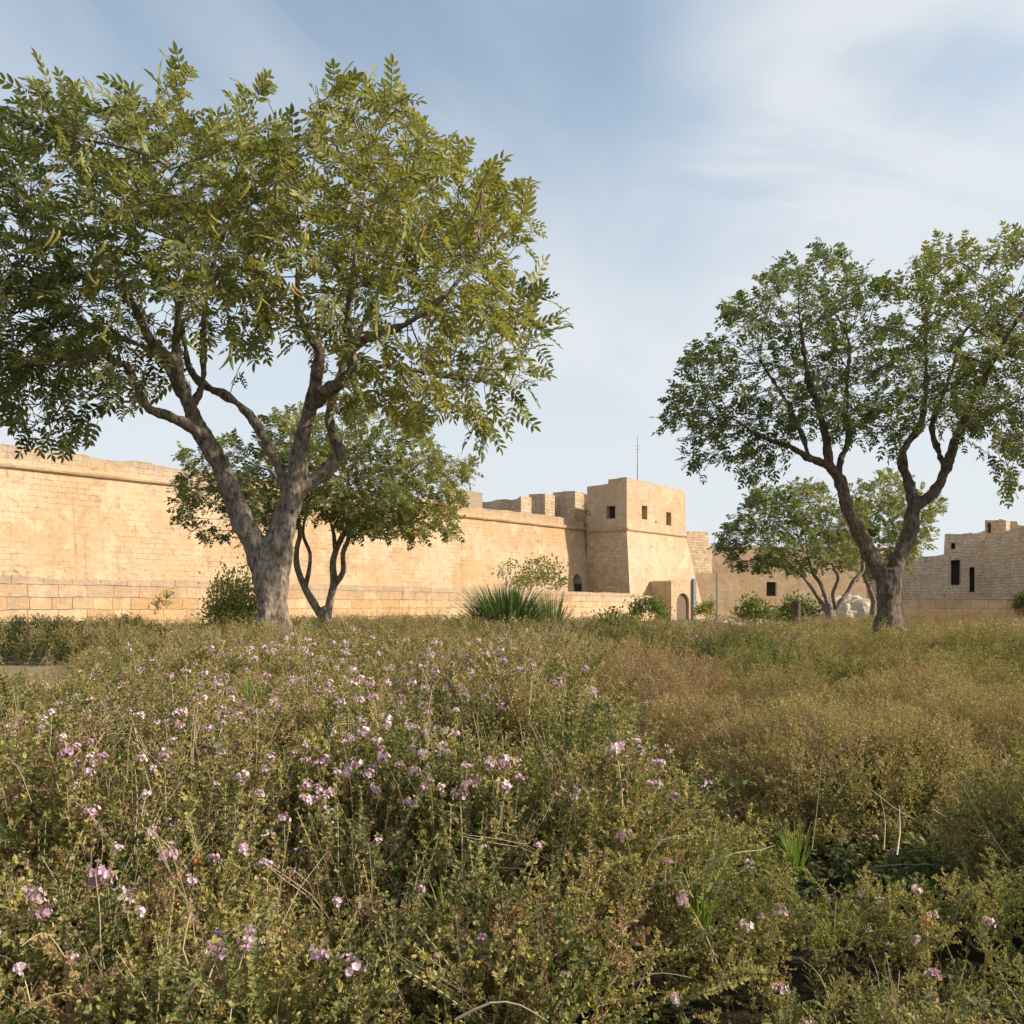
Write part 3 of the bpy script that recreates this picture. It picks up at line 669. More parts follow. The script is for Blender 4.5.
# big carob, front left
l1 = [[(274, 730, 66, 0), (274, 660, 60, 0), (273, 630, 48, 0), (272, 600, 44, 0), (270, 572, 44, 0), (270, 550, 42, 0)],
      [(266, 585, 30, 0), (259, 556, 32, -.02), (246, 528, 29, -.05), (229, 486, 27, -.1), (211, 448, 24, -.1), (195, 423, 21, -.1), (183, 385, 18, -.2), (169, 360, 15, -.4), (151, 342, 12, -.7), (132, 300, 9, -1.0), (112, 255, 6, -1.4)],
      [(276, 585, 34, 0), (278, 552, 36, 0), (284, 522, 34, .05), (292, 498, 31, .05), (297, 478, 27, 0), (298, 455, 23, 0), (304, 432, 20, -.1), (311, 405, 19, -.2), (318, 372, 17, -.3), (319, 350, 14, -.3), (306, 330, 11, -.5), (297, 300, 9, -.8), (300, 250, 6, -1.1)],
      [(296, 492, 24, .05), (308, 484, 23, .2), (324, 472, 20, .35), (339, 454, 18, .5), (334, 438, 15, .6), (329, 420, 14, .7), (333, 398, 12, .9), (346, 360, 10, 1.2), (370, 310, 8, 1.6), (400, 250, 5, 2.)],
      [(288, 500, 18, .1), (282, 474, 15, .25), (270, 450, 14, .3), (258, 428, 13, .35), (246, 411, 12, .4), (229, 397, 11, .4), (205, 386, 10, .5), (190, 368, 9, .6), (184, 340, 8, .8), (176, 290, 6, 1.1), (190, 230, 4, 1.5)],
      [(203, 437, 17, -.1), (184, 424, 15, -.3), (165, 415, 13, -.5), (148, 409, 12, -.6), (139, 391, 10, -.7), (130, 371, 9, -.9), (113, 360, 8, -1.1), (81, 361, 7, -1.4), (50, 366, 6, -1.6), (0, 350, 4, -2)],
      [(190, 408, 14, -.1), (199, 395, 11, .2), (203, 370, 10, .4), (204, 321, 8, .7), (215, 260, 6, .9), (240, 190, 4, 1.1)],
      [(181, 380, 12, -.2), (176, 345, 10, -.4), (180, 307, 8, -.6), (190, 250, 6, -.7), (170, 170, 4, -1)],
      [(310, 408, 17, -.2), (325, 392, 17, -.4), (340, 382, 16, -.6), (352, 370, 14, -.7), (350, 348, 12, -.9), (347, 320, 9, -1.1), (355, 260, 7, -1.4), (365, 190, 4, -1.5)],
      [(350, 352, 11, -.9), (363, 341, 10, -1), (384, 331, 9, -1.1), (410, 322, 8, -1.3), (450, 290, 6, -1.4), (480, 250, 4, -1.4)],
      [(345, 376, 10, -.6), (362, 372, 9, -.5), (385, 366, 8, -.3), (420, 372, 7, 0), (470, 380, 5, .2), (510, 385, 3, .3)],
      [(180, 395, 11, -.1), (165, 365, 9, .3), (140, 345, 8, .7), (100, 330, 7, 1.1), (50, 300, 5, 1.6), (0, 280, 4, 2)]]
b1_ = [(150,178,62),(60,190,85),(-40,240,100),(-100,330,90),(10,320,70,-.5),(40,370,50,.3),(30,410,26),(85,410,16),(235,182,68),(325,184,68),(400,215,70),(455,265,62),(505,330,42),(440,340,60),(300,265,75),(180,270,75),(100,290,75),
      (488,190,24),(152,128,22),(125,142,24),(250,142,27),(372,140,25),(330,120,40),(535,345,22),(515,385,22),(470,400,30),(410,395,35),(430,150,26),(480,225,28),(400,115,20),(60,120,36),(10,150,40),(360,300,60),(120,360,40),(232,320,34),(350,400,20),(530,290,14),(488,430,9),(158,66,9),(122,100,10),(250,84,9),(375,92,9),(345,88,7),(180,72,6),(497,168,10),(520,222,10),(40,95,12),(548,300,10),(556,345,9),(70,440,12),(30,445,9),(330,98,10)]
pods1 = [(285,255,3,.5),(315,262,2,.7),(300,238,3,.6),(205,262,3,.4),(110,245,2,.5),(118,300,2,.3),(235,345,2,.3),(484,190,2,1.),(400,270,2,.3),(190,300,3,.3),(60,230,2,.6),(330,310,2,.3),(215,215,2,.5),(440,360,2,.3),(85,150,3,.55),(262,290,2,.4),(120,205,3,.6),(295,285,3,.65),(270,268,3,.55),(95,270,2,.5),(190,330,2,.4),(345,235,2,.5),(250,180,2,.6),(385,330,2,.4),(420,240,2,.5),(155,260,3,.5),(45,180,2,.6),(105,330,2,.3)]
tree('carob_tree', 'largest tree, forked trunk and long hanging yellowish pods, front left', 12., l1, b1_, 2.6, 4200, .9, .24, .14,
     dict(n_pairs=4, ln=.29, leaf=.122, width=.98), (.78, 2.8), M['leaf1'], M['bark1'], wf=.76, remesh=.022, tintc=.47, tintvar=.12, sunny=.15, pods=pods1, maxr=.05, lift=.02)
# front right tree
l3 = [[(889, 700, 46, 0), (889, 655, 40, 0), (889, 625, 33, 0), (889, 600, 30, 0), (888, 578, 30, 0), (887, 568, 27, 0)],
      [(886, 590, 20, 0), (878, 568, 21, 0), (868, 551, 20, -.1), (859, 533, 18, -.1), (847, 508, 16, -.2), (840, 480, 15, -.2), (830, 466, 13, -.3), (826, 440, 10, -.4), (818, 406, 9, -.6), (807, 372, 7, -.9), (800, 320, 5, -1.2)],
      [(892, 592, 20, 0), (897, 565, 21, 0), (906, 542, 20, .1), (911, 525, 19, .1), (914, 504, 18, .1), (909, 484, 13, .2), (902, 459, 12, .3), (908, 444, 10, .4), (920, 425, 9, .5), (926, 390, 7, .8), (925, 330, 5, 1.2)],
      [(913, 510, 15, .1), (924, 500, 15, 0), (937, 489, 14, -.1), (947, 466, 13, -.2), (953, 448, 11, -.3), (959, 430, 10, -.4), (972, 402, 8, -.6), (1000, 350, 6, -1), (1030, 300, 4, -1.3)],
      [(834, 469, 11, -.3), (820, 462, 10, -.4), (806, 457, 9, -.5), (789, 446, 8, -.6), (768, 440, 6, -.8), (735, 420, 4, -1.)],
      [(840, 485, 10, -.2), (840, 462, 9, .1), (848, 440, 8, .4), (846, 400, 7, .7), (850, 350, 5, 1.1)],
      [(945, 470, 9, -.2), (938, 450, 8, .2), (932, 425, 8, .5), (945, 390, 6, .9), (965, 330, 4, 1.4)],
      [(958, 434, 8, -.4), (985, 415, 7, -.2), (1020, 400, 6, .1), (1070, 380, 4, .4)],
      [(810, 459, 7, -.5), (800, 430, 7, 0), (785, 400, 6, .5), (760, 360, 4, 1.)]]
b3 = [(800,300,40),(758,322,38),(715,372,34),(690,415,28),(730,430,34),(790,395,44),(838,335,42),(850,395,42),(826,262,20),(862,292,24),(885,340,30),
      (925,285,34),(960,330,52),(1005,285,44),(1055,340,70),(1000,385,48),(920,365,40),(895,415,26),(960,400,40),(1012,440,22),(1100,390,80),(1015,243,20),(950,258,24),(760,460,24),(700,455,16),(668,425,12),(1010,480,12),(700,350,14),(745,475,14),(940,250,14),(775,280,20),(1080,270,50)]
tree('carob_tree', 'tall tree with a two-lobed crown standing alone at the right of the field', 17.5, l3, b3, 3.0, 4200, 1.0, .27, .17,
     dict(n_pairs=3, ln=.185, leaf=.088, width=1.15), (1.35, 4.9), M['leaf2'], M['bark2'], .76, remesh=.03, tintvar=.13, tintc=.48, sunny=.12, maxr=.05)
# rounded tree behind the carob
l2 = [[(326, 655, 26, 0), (325, 630, 22, 0), (324, 613, 19, 0), (322, 607, 16, 0)],
      [(322, 618, 12, 0), (314, 604, 12, 0), (305, 588, 11, -.1), (297, 566, 10, -.2), (297, 548, 8, -.3), (300, 530, 7, -.4), (290, 500, 5, -.6), (270, 470, 4, -.8)],
      [(305, 588, 8, -.1), (309, 570, 7, .1), (310, 553, 6, .2), (303, 532, 5, .3), (310, 500, 4, .5)],
      [(327, 618, 13, 0), (330, 600, 13, 0), (334, 582, 12, 0), (333, 562, 10, .1), (340, 541, 9, .2), (352, 524, 8, .3), (375, 505, 6, .5), (400, 480, 4, .8)],
      [(334, 585, 10, 0), (343, 572, 9, -.1), (343, 553, 8, -.2), (349, 536, 7, -.4), (345, 510, 5, -.6), (350, 470, 4, -1)],
      [(335, 548, 7, .1), (333, 530, 6, .4), (325, 505, 4, .7)]]
b2 = [(198,488,24),(186,515,14),(238,465,34),(298,442,38),(355,438,36),(400,455,40),(432,485,36),(385,500,38),(320,480,42),(445,520,18),(250,500,30),(212,535,9),(462,468,14),(352,515,24),(415,520,22),(280,510,20),(190,455,12)]
tree('round_tree', 'round bushy tree with several thin stems directly behind the large forked tree', 23.5, l2, b2, 3.0, 4200, 1.2, .27, .20,
     dict(n_pairs=3, ln=.20, leaf=.092, width=1.4), (2.0, 6.4), M['leaf3'], M['bark1'], .62, remesh=0, tintc=.45, sunny=.2, maxr=.05, trunkknob=.08)
l4 = [[(830, 650, 20, 0), (830, 628, 17, 0), (831, 616, 14, 0), (831, 610, 12, 0)],
      [(830, 616, 8, 0), (822, 603, 7, 0), (813, 590, 6, -.2), (806, 580, 5, -.3), (799, 572, 5, -.4), (785, 560, 4, -.6), (765, 540, 3, -.9)],
      [(830, 614, 8, 0), (826, 598, 7, .1), (820, 583, 6, .2), (812, 572, 5, .4), (808, 555, 4, .6)],
      [(832, 616, 9, 0), (840, 603, 8, 0), (848, 592, 7, .1), (854, 580, 6, .1), (863, 570, 5, .2), (862, 550, 4, .4)],
      [(836, 608, 7, 0), (833, 594, 6, -.2), (838, 578, 5, -.4), (832, 562, 4, -.6), (828, 530, 3, -.9)]]
b4 = [(742,532,18),(768,512,24),(805,508,28),(780,545,24),(820,545,26),(842,522,26),(735,560,9),(762,562,10),(850,555,16),(795,565,10),(722,545,7)]
tree('round_tree', 'small dark round tree on a fan of bent stems, left of the right hand trunk', 31., l4, b4, 3.0, 3200, 1.4, .31, .24,
     dict(n_pairs=3, ln=.20, leaf=.100, width=1.4), (2.4, 7.4), M['leaf2'], M['bark1'], .62, remesh=0, tintc=.5, sunny=.18, maxr=.04, trunkknob=.08)
l5 = [[(872, 640, 14, 0), (873, 620, 12, 0), (875, 600, 10, 0)], [(875, 605, 8, 0), (868, 585, 7, -.2), (862, 565, 5, -.4), (866, 540, 4, -.6)],
      [(876, 604, 8, 0), (884, 584, 7, .1), (896, 565, 6, .2), (905, 540, 4, .4)]]
b5 = [(868,498,20),(895,505,26),(918,510,20),(900,540,26),(880,560,16),(925,535,12),(890,485,14),(935,500,9),(860,530,22),(870,570,8)]
tree('round_tree', 'paler yellow green tree just behind the trunk of the right hand tree', 36., l5, b5, 2.8, 2200, 1.5, .34, .27,
     dict(n_pairs=3, ln=.22, leaf=.112, width=1.4), (2.3, 7.0), M['leaf3'], M['bark1'], .62, remesh=0, tintc=.52, sunny=.15, maxr=.04, trunkknob=.08)

# ------------------------------------------------------------------ bushes
def bush(name, label, cat, px, Y, wpx, ytop, n, leaf, mat, tintc=.4, aspect=.8, z0=0., squash=1., group=None, seedh=.3):
    """shrub of leaf sprays on real stems"""
    c = at(px, HZ, Y); H = EYE+(HZ-ytop)/F*Y; rw = wpx/2/F*Y; H = max(.3, H)
    rt = empty(name, (c.x, Y, z0)); tag(rt, label, cat, group)
    g = G(); gl = G(); ns = max(10, int(n/45))
    pos = []; 
    ends = []
    for i in range(ns):
        a = rng.random()*2*np.pi; r = rng.random()**.5; e = np.array([c.x+math.cos(a)*r*rw*.9, Y+math.sin(a)*r*rw*aspect*.9, z0+(H-z0)*(.55+.42*rng.random())*math.sqrt(max(.1, 1-r*r*.75))])
        b_ = np.array([c.x+math.cos(a)*r*rw*.25, Y+math.sin(a)*r*rw*.25, z0-.05]); m_ = (b_+e)/2+np.array([math.cos(a), math.sin(a), 0])*rw*.1
        tube(g, [b_, m_, e], [.012, .008, .004], 3, 0, .3); ends.append(e)
    g.build('stems', [M['stem']], rt)
    ends = np.array(ends); k = n; w_ = rng.integers(0, len(ends), k)
    pos = ends[w_]+rng.normal(size=(k, 3))*np.array([rw*.17, rw*.17, (H-z0)*.13]); pos[:, 2] = np.clip(pos[:, 2], z0+.03, 1e3)
    outw = nrm(pos-np.array([c.x, Y, z0+(H-z0)*.3])); d = nrm(outw+rng.normal(size=(k, 3))*.7+np.array([0, 0, .35]))
    tint = np.clip(tintc+rng.normal(size=k)*.14+(rng.random(len(ends))[w_]-.5)*.2, .02, .98)
    scatter(gl, LEAF*np.array([1.3, 1, 1]), LEAFQ, pos, frames(d), leaf*rng.uniform(.6, 1.3, k), 0, tint)
    gl.build('foliage', [mat], rt); return rt
bush('bush', 'bright green leafy bush against the low wall, left of the big trunk', 'bush', 236, 22.5, 66, 574, 4600, .085, M['leaf1'], .6)
bush('bush', 'dark green clipped looking bush at the foot of the gate lodge', 'bush', 649, 58, 42, 598, 1500, .2, M['leaf2'], .5)
bush('bush', 'low dark green bush in front of the low wall, right of the spiky plant', 'bush', 612, 27, 62, 614, 2200, .09, M['leaf2'], .6)
bush('bush', 'grey green rounded shrub in front of the ochre building, left of the stump post', 'bush', 756, 44, 42, 597, 1500, .16, M['leaf3'], .45)
bush('bush', 'grey green shrub directly behind the stump post', 'bush', 797, 45, 50, 596, 1700, .16, M['leaf3'], .35)
bush('bush', 'shrub at the foot of the ruins beside the right hand edge', 'bush', 1022, 40, 22, 592, 900, .12, M['leaf1'], .35, z0=.8)
bush('bush', 'small brownish shrub growing at the right foot of the tower', 'bush', 707, 74, 26, 601, 700, .2, M['leaf3'], .6)
# wall climber
def climber(name, label, spots, Yf, n, leaf, mat, tintc):
    g = G(); P_ = []
    for (px, py, rx, ry) in spots:
        k = int(n*rx*ry/sum(s[2]*s[3] for s in spots)); a = rng.normal(size=(k, 2))*.5
        for x, y in a:
            qx = px+x*rx; qy = py+y*ry; Y = Yf(qx); q = at(qx, qy, Y); P_.append([q.x, q.y, q.z])
    P_ = np.array(P_)+np.outer(rng.random(len(P_))*.5, np.array(NW)); k = len(P_)
    rt = empty(name, (P_[:, 0].mean(), P_[:, 1].mean(), P_[:, 2].min())); tag(rt, label, 'climbing plant')
    d = nrm(np.array(NW)+rng.normal(size=(k, 3))*.8); scatter(g, LEAF*np.array([1.4, 1, 1]), LEAFQ, P_, frames(d), leaf*rng.uniform(.6, 1.4, k), 0, np.clip(tintc+rng.normal(size=k)*.15, .02, .98))
    g.build('foliage', [mat], rt)
    for (px, py, rx, ry) in spots:
        for _ in range(2):
            g = G(); a, b = at(px, py+ry*1.1, Yf(px)), at(px+random.uniform(-1, 1)*rx, py-ry*random.random(), Yf(px)); a = a+NW*.12; b = b+NW*.3
            tube(g, [a, (a+b)/2+Vector((random.uniform(-.2, .2), 0, .1)), b], [.03, .02, .012], 4, 0, .3); g.build('stem', [M['stem']], rt)
def wallY(px):      # distance of the main wall's face in a pixel column, standing just off it
    k = (px-512)/F; p = A+NW*.75; t = (k*p.y-p.x)/(D.x-k*D.y); return (p+D*t).y
climber('caper_bush', 'straggly dark shrub growing out of the fortress wall above the spiky plant', [(531,573,20,9),(548,568,16,10),(518,580,12,8),(540,580,26,7),(560,580,10,8),(508,566,8,8),(535,560,12,5)], wallY, 820, .24, M['leaf3'], .5)
climber('caper_bush', 'sparse tuft of weeds rooted in the corner where the wall meets the tower', [(583,512,5,10),(585,530,2.5,12)], lambda p: wallY(583)-.3, 80, .24, M['leaf3'], .7)
climber('wall_weed', 'small dry weed hanging from the low block wall', [(164,594,4,4),(163,603,3,3)], lambda p: LWy(p)-.12, 160, .06, M['leaf3'], .8)
# spiky blade plant
def blades(name, label, cat, px, Y, wpx, ytop, n, bw_, mat, z0=0, tintc=.25, lean=.7, group=None, hvar=.35, place=None, seg=5):
    if place is not None: c = Vector(place[:3]); rw, H = place[3], place[4]; z0 = c.z
    else: c = at(px, HZ, Y); H = EYE+(HZ-ytop)/F*Y-z0; rw = wpx/2/F*Y
    rt = empty(name, (c.x, c.y, z0)); tag(rt, label, cat, group); g = G(); 
    for i in range(n):
        a = rng.random()*2*np.pi; r = rng.random()**.5; o_ = np.array([math.cos(a), math.sin(a), 0]); b_ = np.array([c.x, c.y, z0-.02])+o_*rw*.45*r
        ln = H*(1-hvar*rng.random())*1.08; le = lean*r*(.5+rng.random()); V = []; side = np.array([-o_[1], o_[0], 0])*math.cos(rng.random()*3)+o_*.2; side /= np.linalg.norm(side)
        for k in range(seg+1):
            t = k/seg; p = b_+o_*le*rw*(t**1.7)*1.2+np.array([0, 0, ln*(t-.22*le*t*t)]); w_ = bw_*(1-t)**.6*(.55+.9*t if t < .5 else 1.); V += [p-side*w_/2, p+side*w_/2]
        g.add(V, [(k*2, k*2+1, k*2+3, k*2+2) for k in range(seg)], 0, float(np.clip(tintc+rng.normal()*.22, 0, 1)))
    g.build('blades', [mat], rt); return rt
blades('spiky_plant', 'large dark green clump of sword shaped leaves in front of the low wall', 'plant', 508, 30, 92, 578, 1000, .062, M['spear'], tintc=.22, lean=.8, hvar=.55)
blades('spiky_plant', 'paler spiky fan of sword leaves at the right end of the large dark clump', 'plant', 552, 29, 44, 582, 130, .05, M['spear'], tintc=.6, lean=.95)

# ------------------------------------------------------------------ shrub field
def px_(x, y): return 512+F*x/np.maximum(y, .1)
def pocket(x, y): return sstep(.62, .76, vnoise(x, y, .48, 17))*sstep(9, 5, y)
def hollow(x, y): px = px_(x, y); return np.exp(-(((px-850)/150)**4))*np.exp(-(((y-4.08)/.62)**6))
def canopy(x, y):
    x = np.asarray(x, float); y = np.asarray(y, float)
    h = .26+.56*sstep(1.7, 3.5, y)+.10*sstep(5, 10, y)
    h = h+(vnoise(x, y, 1.5, 11)-.5)*.46*sstep(1.5, 4, y)+(vnoise(x, y, .55, 12)-.5)*.34*sstep(26, 6, y)-.42*pocket(x, y)+(vnoise(x, y, 4.5, 13)-.5)*.12
    px = 512+F*x/y
    h = h-.75*hollow(x, y)       # dark hollow right of centre
    h = h-.35*sstep(600, 740, px)*sstep(4.2, 3.6, y)*sstep(1.8, 2.6, y)
    h = h-.64*sstep(570, 660, px)*sstep(3.9, 4.6, y)*sstep(17, 14, y)-.16*sstep(560, 640, px)*sstep(15, 19, y)*sstep(24, 20, y)
    h = h+.16*np.exp(-(((px-880)/170)**2))*np.exp(-(((y-5.2)/.8)**2))-.16*np.exp(-(((px-850)/200)**2))*np.exp(-(((y-7.3)/.6)**2))
    h = h+.08*np.exp(-(((px-640)/90)**2))*np.exp(-(((y-8.2)/1.3)**2))-.20*np.exp(-(((px-700)/130)**2))*np.exp(-(((y-10.6)/1.0)**2))
    h = h-(.52*sstep(5, 8.5, y)+.22*sstep(9, 12.5, y))*sstep(190, 40, px)*(y < 19)                     # lower at far left
    h = np.where((px < 62+18*vnoise(y, y, 1.1, 8)) & (y > 13.2) & (y < 19.3), np.minimum(h, .02), h)
    h = h-.30*np.exp(-(((px-600)/30)**2))*np.exp(-(((y-16)/2.)**2))
    h = h-.15*sstep(17, 26, y)
    h = np.where(y < 12, np.maximum(h, .17), h)
    return np.maximum(h, .02)
def sprig(kind, seed):
    global rng
    keep = rng; rng = np.random.default_rng(seed); g = G()
    if kind == 'straw':
        for i in range(5):
            a = rng.random()*6.28; le = rng.uniform(.05, .28); H = rng.uniform(.38, .62); b_ = rng.normal(size=2)*.02
            P_ = np.array([[b_[0]+math.cos(a)*le*t**1.8+rng.normal()*.006, b_[1]+math.sin(a)*le*t**1.8+rng.normal()*.006, H*t] for t in np.linspace(0, 1, 7)])
            tube(g, P_, np.linspace(.0019, .0010, 7), 3, 0, rng.uniform(.5, .9))
            for j in range(3, 7):
                k = 6; scatter(g, LEAF*np.array([1.2, 1, 1]), LEAFQ, np.tile(P_[j], (k, 1))+rng.normal(size=(k, 3))*.004, frames(nrm(rng.normal(size=(k, 3))+[0, 0, .7])), .011*rng.uniform(.6, 1.2, k), 1, rng.uniform(.72, .95, k))
        rng = keep; return g
    if kind == 'broad':
        for i in range(5):
            a = rng.random()*6.28; H = rng.uniform(.12, .3); e = np.array([math.cos(a)*.12, math.sin(a)*.12, H])
            tube(g, [[0, 0, 0], e*.55+[0, 0, .02], e], [.003, .002, .0012], 3, 0, .3); k = 9
            q = e*np.linspace(.35, 1, k)[:, None]; scatter(g, LEAF*np.array([1.7, 1, 1]), LEAFQ, q, frames(nrm(rng.normal(size=(k, 3))+[0, 0, .25]), up=np.tile([0, 0, 1.], (k, 1))), rng.uniform(.028, .05, k), 1, rng.uniform(.15, .42, k))
        rng = keep; return g
    if kind == 'shoot':
        for i in range(3):
            a = rng.random()*6.28; H = rng.uniform(.38, .56); b_ = np.array([math.cos(a), math.sin(a), 0])*rng.uniform(.02, .09)
            P_ = np.array([b_*(.2+1.3*t*t)+[0.008*math.sin(6*t+a), 0, H*t] for t in np.linspace(0, 1, 8)])
            tube(g, P_, np.linspace(.0032, .0014, 8), 4, 0, .62)
            for j in np.linspace(.25, 1, 15):
                q = P_[min(7, int(j*7))]+(P_[min(7, int(j*7)+1)]-P_[min(7, int(j*7))])*(j*7-int(j*7)); k = 6; a2 = rng.random()*6+np.arange(k)*1.05
                d = np.stack([np.cos(a2), np.sin(a2), rng.uniform(.25, 1.3, k)], 1); scatter(g, LEAF*np.array([1.25, 1, 1]), LEAFQ, np.tile(q, (k, 1)), frames(nrm(d), up=np.tile([0, 0, 1.], (k, 1))), rng.uniform(.018, .032, k)*(1.15-.5*j), 1, rng.uniform(.24, .52, k))
        rng = keep; return g
    far = kind.startswith('far'); dry = 'dry' in kind
    Ls = .42; n = 7; bend = rng.normal(size=2)*.07
    P_ = np.array([[bend[0]*t*t*1.3+.012*math.sin(t*7), bend[1]*t*t*1.3, Ls*t] for t in np.linspace(0, 1, n)])
    tube(g, P_, np.linspace(.0028, .0012, n), 3, 0, .35 if not dry else .6)
    lp = []; ld = []; ls = []; lt = []
    def leaves(a, b, k, sz, tc):
        for i in range(k):
            t = (i+.5)/k; p = a+(b-a)*t; ax = nrm(b-a)
            for s in range(2 if not far else 1):
                r = nrm(rng.normal(size=3)); r = nrm(r-ax*np.dot(r, ax)); lp.append(p); ld.append(nrm(r+ax*.7)); ls.append(sz*rng.uniform(.6, 1.25)*(1.0-.3*t)); lt.append(tc+rng.normal()*.08)
    nb = 15 if not far else 9
    sz = .020 if not far else .034
    tc = .45 if not dry else .80
    for i in range(nb):
        t = .12+.86*i/nb; j = t*(n-1); k = int(j); p = P_[k]+(P_[min(k+1, n-1)]-P_[k])*(j-k)
        a = i*2.4+rng.random(); ln = (.15*(1-t*.62)+.015)*rng.uniform(.6, 1.2); up_ = rng.uniform(.5, 1.3)
        e = p+nrm(np.array([math.cos(a), math.sin(a), up_]))*ln
        m_ = (p+e)/2+np.array([0, 0, -.008])
        if not far or i % 2 == 0: tube(g, [p, m_, e], [.0015, .0011, .0008], 3, 0, .4 if not dry else .7)
        leaves(p+(e-p)*.15, e, max(3, int(ln/.0095)) if not far else 4, sz, tc)
        # tight whorl at the end (spent flower heads on the dry kinds)
        for _ in range(5 if not far else 2): lp.append(e+rng.normal(size=3)*.004); ld.append(nrm(rng.normal(size=3)+[0, 0, .9])); ls.append(sz*.75); lt.append(tc+.12+rng.normal()*.08)
    leaves(P_[2], P_[-1], 16 if not far else 7, sz*1.1, tc)
    lp = np.array(lp); ld = np.array(ld)
    if 'flower' not in kind or True:
        scatter(g, LEAF*np.array([1.45 if not dry else 1.1, 1, 1]), LEAFQ, lp, frames(ld), np.array(ls), 1, np.clip(lt, .02, .98))
    if 'flower' in kind:
        for c_ in [P_[-1]]+[P_[4]+rng.normal(size=3)*.05+[0, 0, .08] for _ in range(1)]:
            k = 22 if not far else 7; q = c_+rng.normal(size=(k, 3))*.011; scatter(g, LEAF*np.array([2.2, 1, 1]), LEAFQ, q, frames(nrm(q-c_+[0, 0, .006])), (.011 if not far else .022)*rng.uniform(.7, 1.3, k), 2, rng.uniform(.25, .9, k))
    rng = keep; return g
sprigs = bpy.data.collections.new('sprig_kinds')
kinds = ['leafy']*4+['dry']*3+['flower']*2+['far_leafy']*3+['far_dry']*2+['far_flower']*2+['straw']*2+['broad']*2+['shoot']*3
ranges = {'leafy': (0, 4), 'dry': (4, 7), 'flower': (7, 9), 'far_leafy': (9, 12), 'far_dry': (12, 14), 'far_flower': (14, 16), 'straw': (16, 18), 'broad': (18, 20), 'shoot': (20, 23)}
for i, kd in enumerate(kinds):
    g = sprig(kd, 100+i); o = bpy.data.objects.new('sprig_%s' % 'abcdefghijklmnopqrstuvwxyz'[i], g.mesh('sprig', [M['stem'], M['shrub'], M['petal']])); sprigs.objects.link(o)
def instancer(name, label, cat, pos, rot, scl, idx, coll):
    me = bpy.data.meshes.new(name); me.vertices.add(len(pos)); me.vertices.foreach_set('co', pos.astype(np.float32).ravel())
    a = me.attributes.new('turn', 'FLOAT_VECTOR', 'POINT'); a.data.foreach_set('vector', rot.astype(np.float32).ravel())
    a = me.attributes.new('size', 'FLOAT', 'POINT'); a.data.foreach_set('value', scl.astype(np.float32))
    a = me.attributes.new('pick', 'INT', 'POINT'); a.data.foreach_set('value', idx.astype(np.int32))
    o = bpy.data.objects.new(name, me); COL.objects.link(o); tag(o, label, cat, kind='stuff')
    ng = bpy.data.node_groups.new(name, 'GeometryNodeTree'); ng.interface.new_socket('Geometry', in_out='INPUT', socket_type='NodeSocketGeometry'); ng.interface.new_socket('Geometry', in_out='OUTPUT', socket_type='NodeSocketGeometry')
    gi = N(ng, 'NodeGroupInput'); go = N(ng, 'NodeGroupOutput'); ip = N(ng, 'GeometryNodeInstanceOnPoints'); ci = N(ng, 'GeometryNodeCollectionInfo')
    ci.inputs[0].default_value = coll; ci.inputs['Separate Children'].default_value = True; ci.inputs['Reset Children'].default_value = True
    def na(nm, ty): n = N(ng, 'GeometryNodeInputNamedAttribute', data_type=ty); n.inputs[0].default_value = nm; return n.outputs[0]
    e2 = N(ng, 'FunctionNodeEulerToRotation'); L(ng, na('turn', 'FLOAT_VECTOR'), e2.inputs[0])
    ip.inputs['Pick Instance'].default_value = True
    L(ng, gi.outputs[0], ip.inputs['Points']); L(ng, ci.outputs[0], ip.inputs['Instance']); L(ng, na('pick', 'INT'), ip.inputs['Instance Index'])
    L(ng, e2.outputs[0], ip.inputs['Rotation']); L(ng, na('size', 'FLOAT'), ip.inputs['Scale']); L(ng, ip.outputs[0], go.inputs[0])
    md = o.modifiers.new('Scatter', 'NODES'); md.node_group = ng; return o
def behind_low_wall(x, y):
    return (x-LA.x)*nl.x+(y-LA.y)*nl.y < .5
def field_points(y0, y1, dens, margin=1.12, xmarg=.8):
    area = 0; ys = []; 
    n = int(dens*(y1-y0)*((y0+y1)*.57*margin+2*xmarg))
    y = y0+(y1-y0)*rng.random(n*2); keep = rng.random(n*2) < (y*.57*margin+xmarg)/(y1*.57*margin+xmarg); y = y[keep][:n]
    x = (rng.random(len(y))*2-1)*(y*.57*margin+xmarg); return x, y
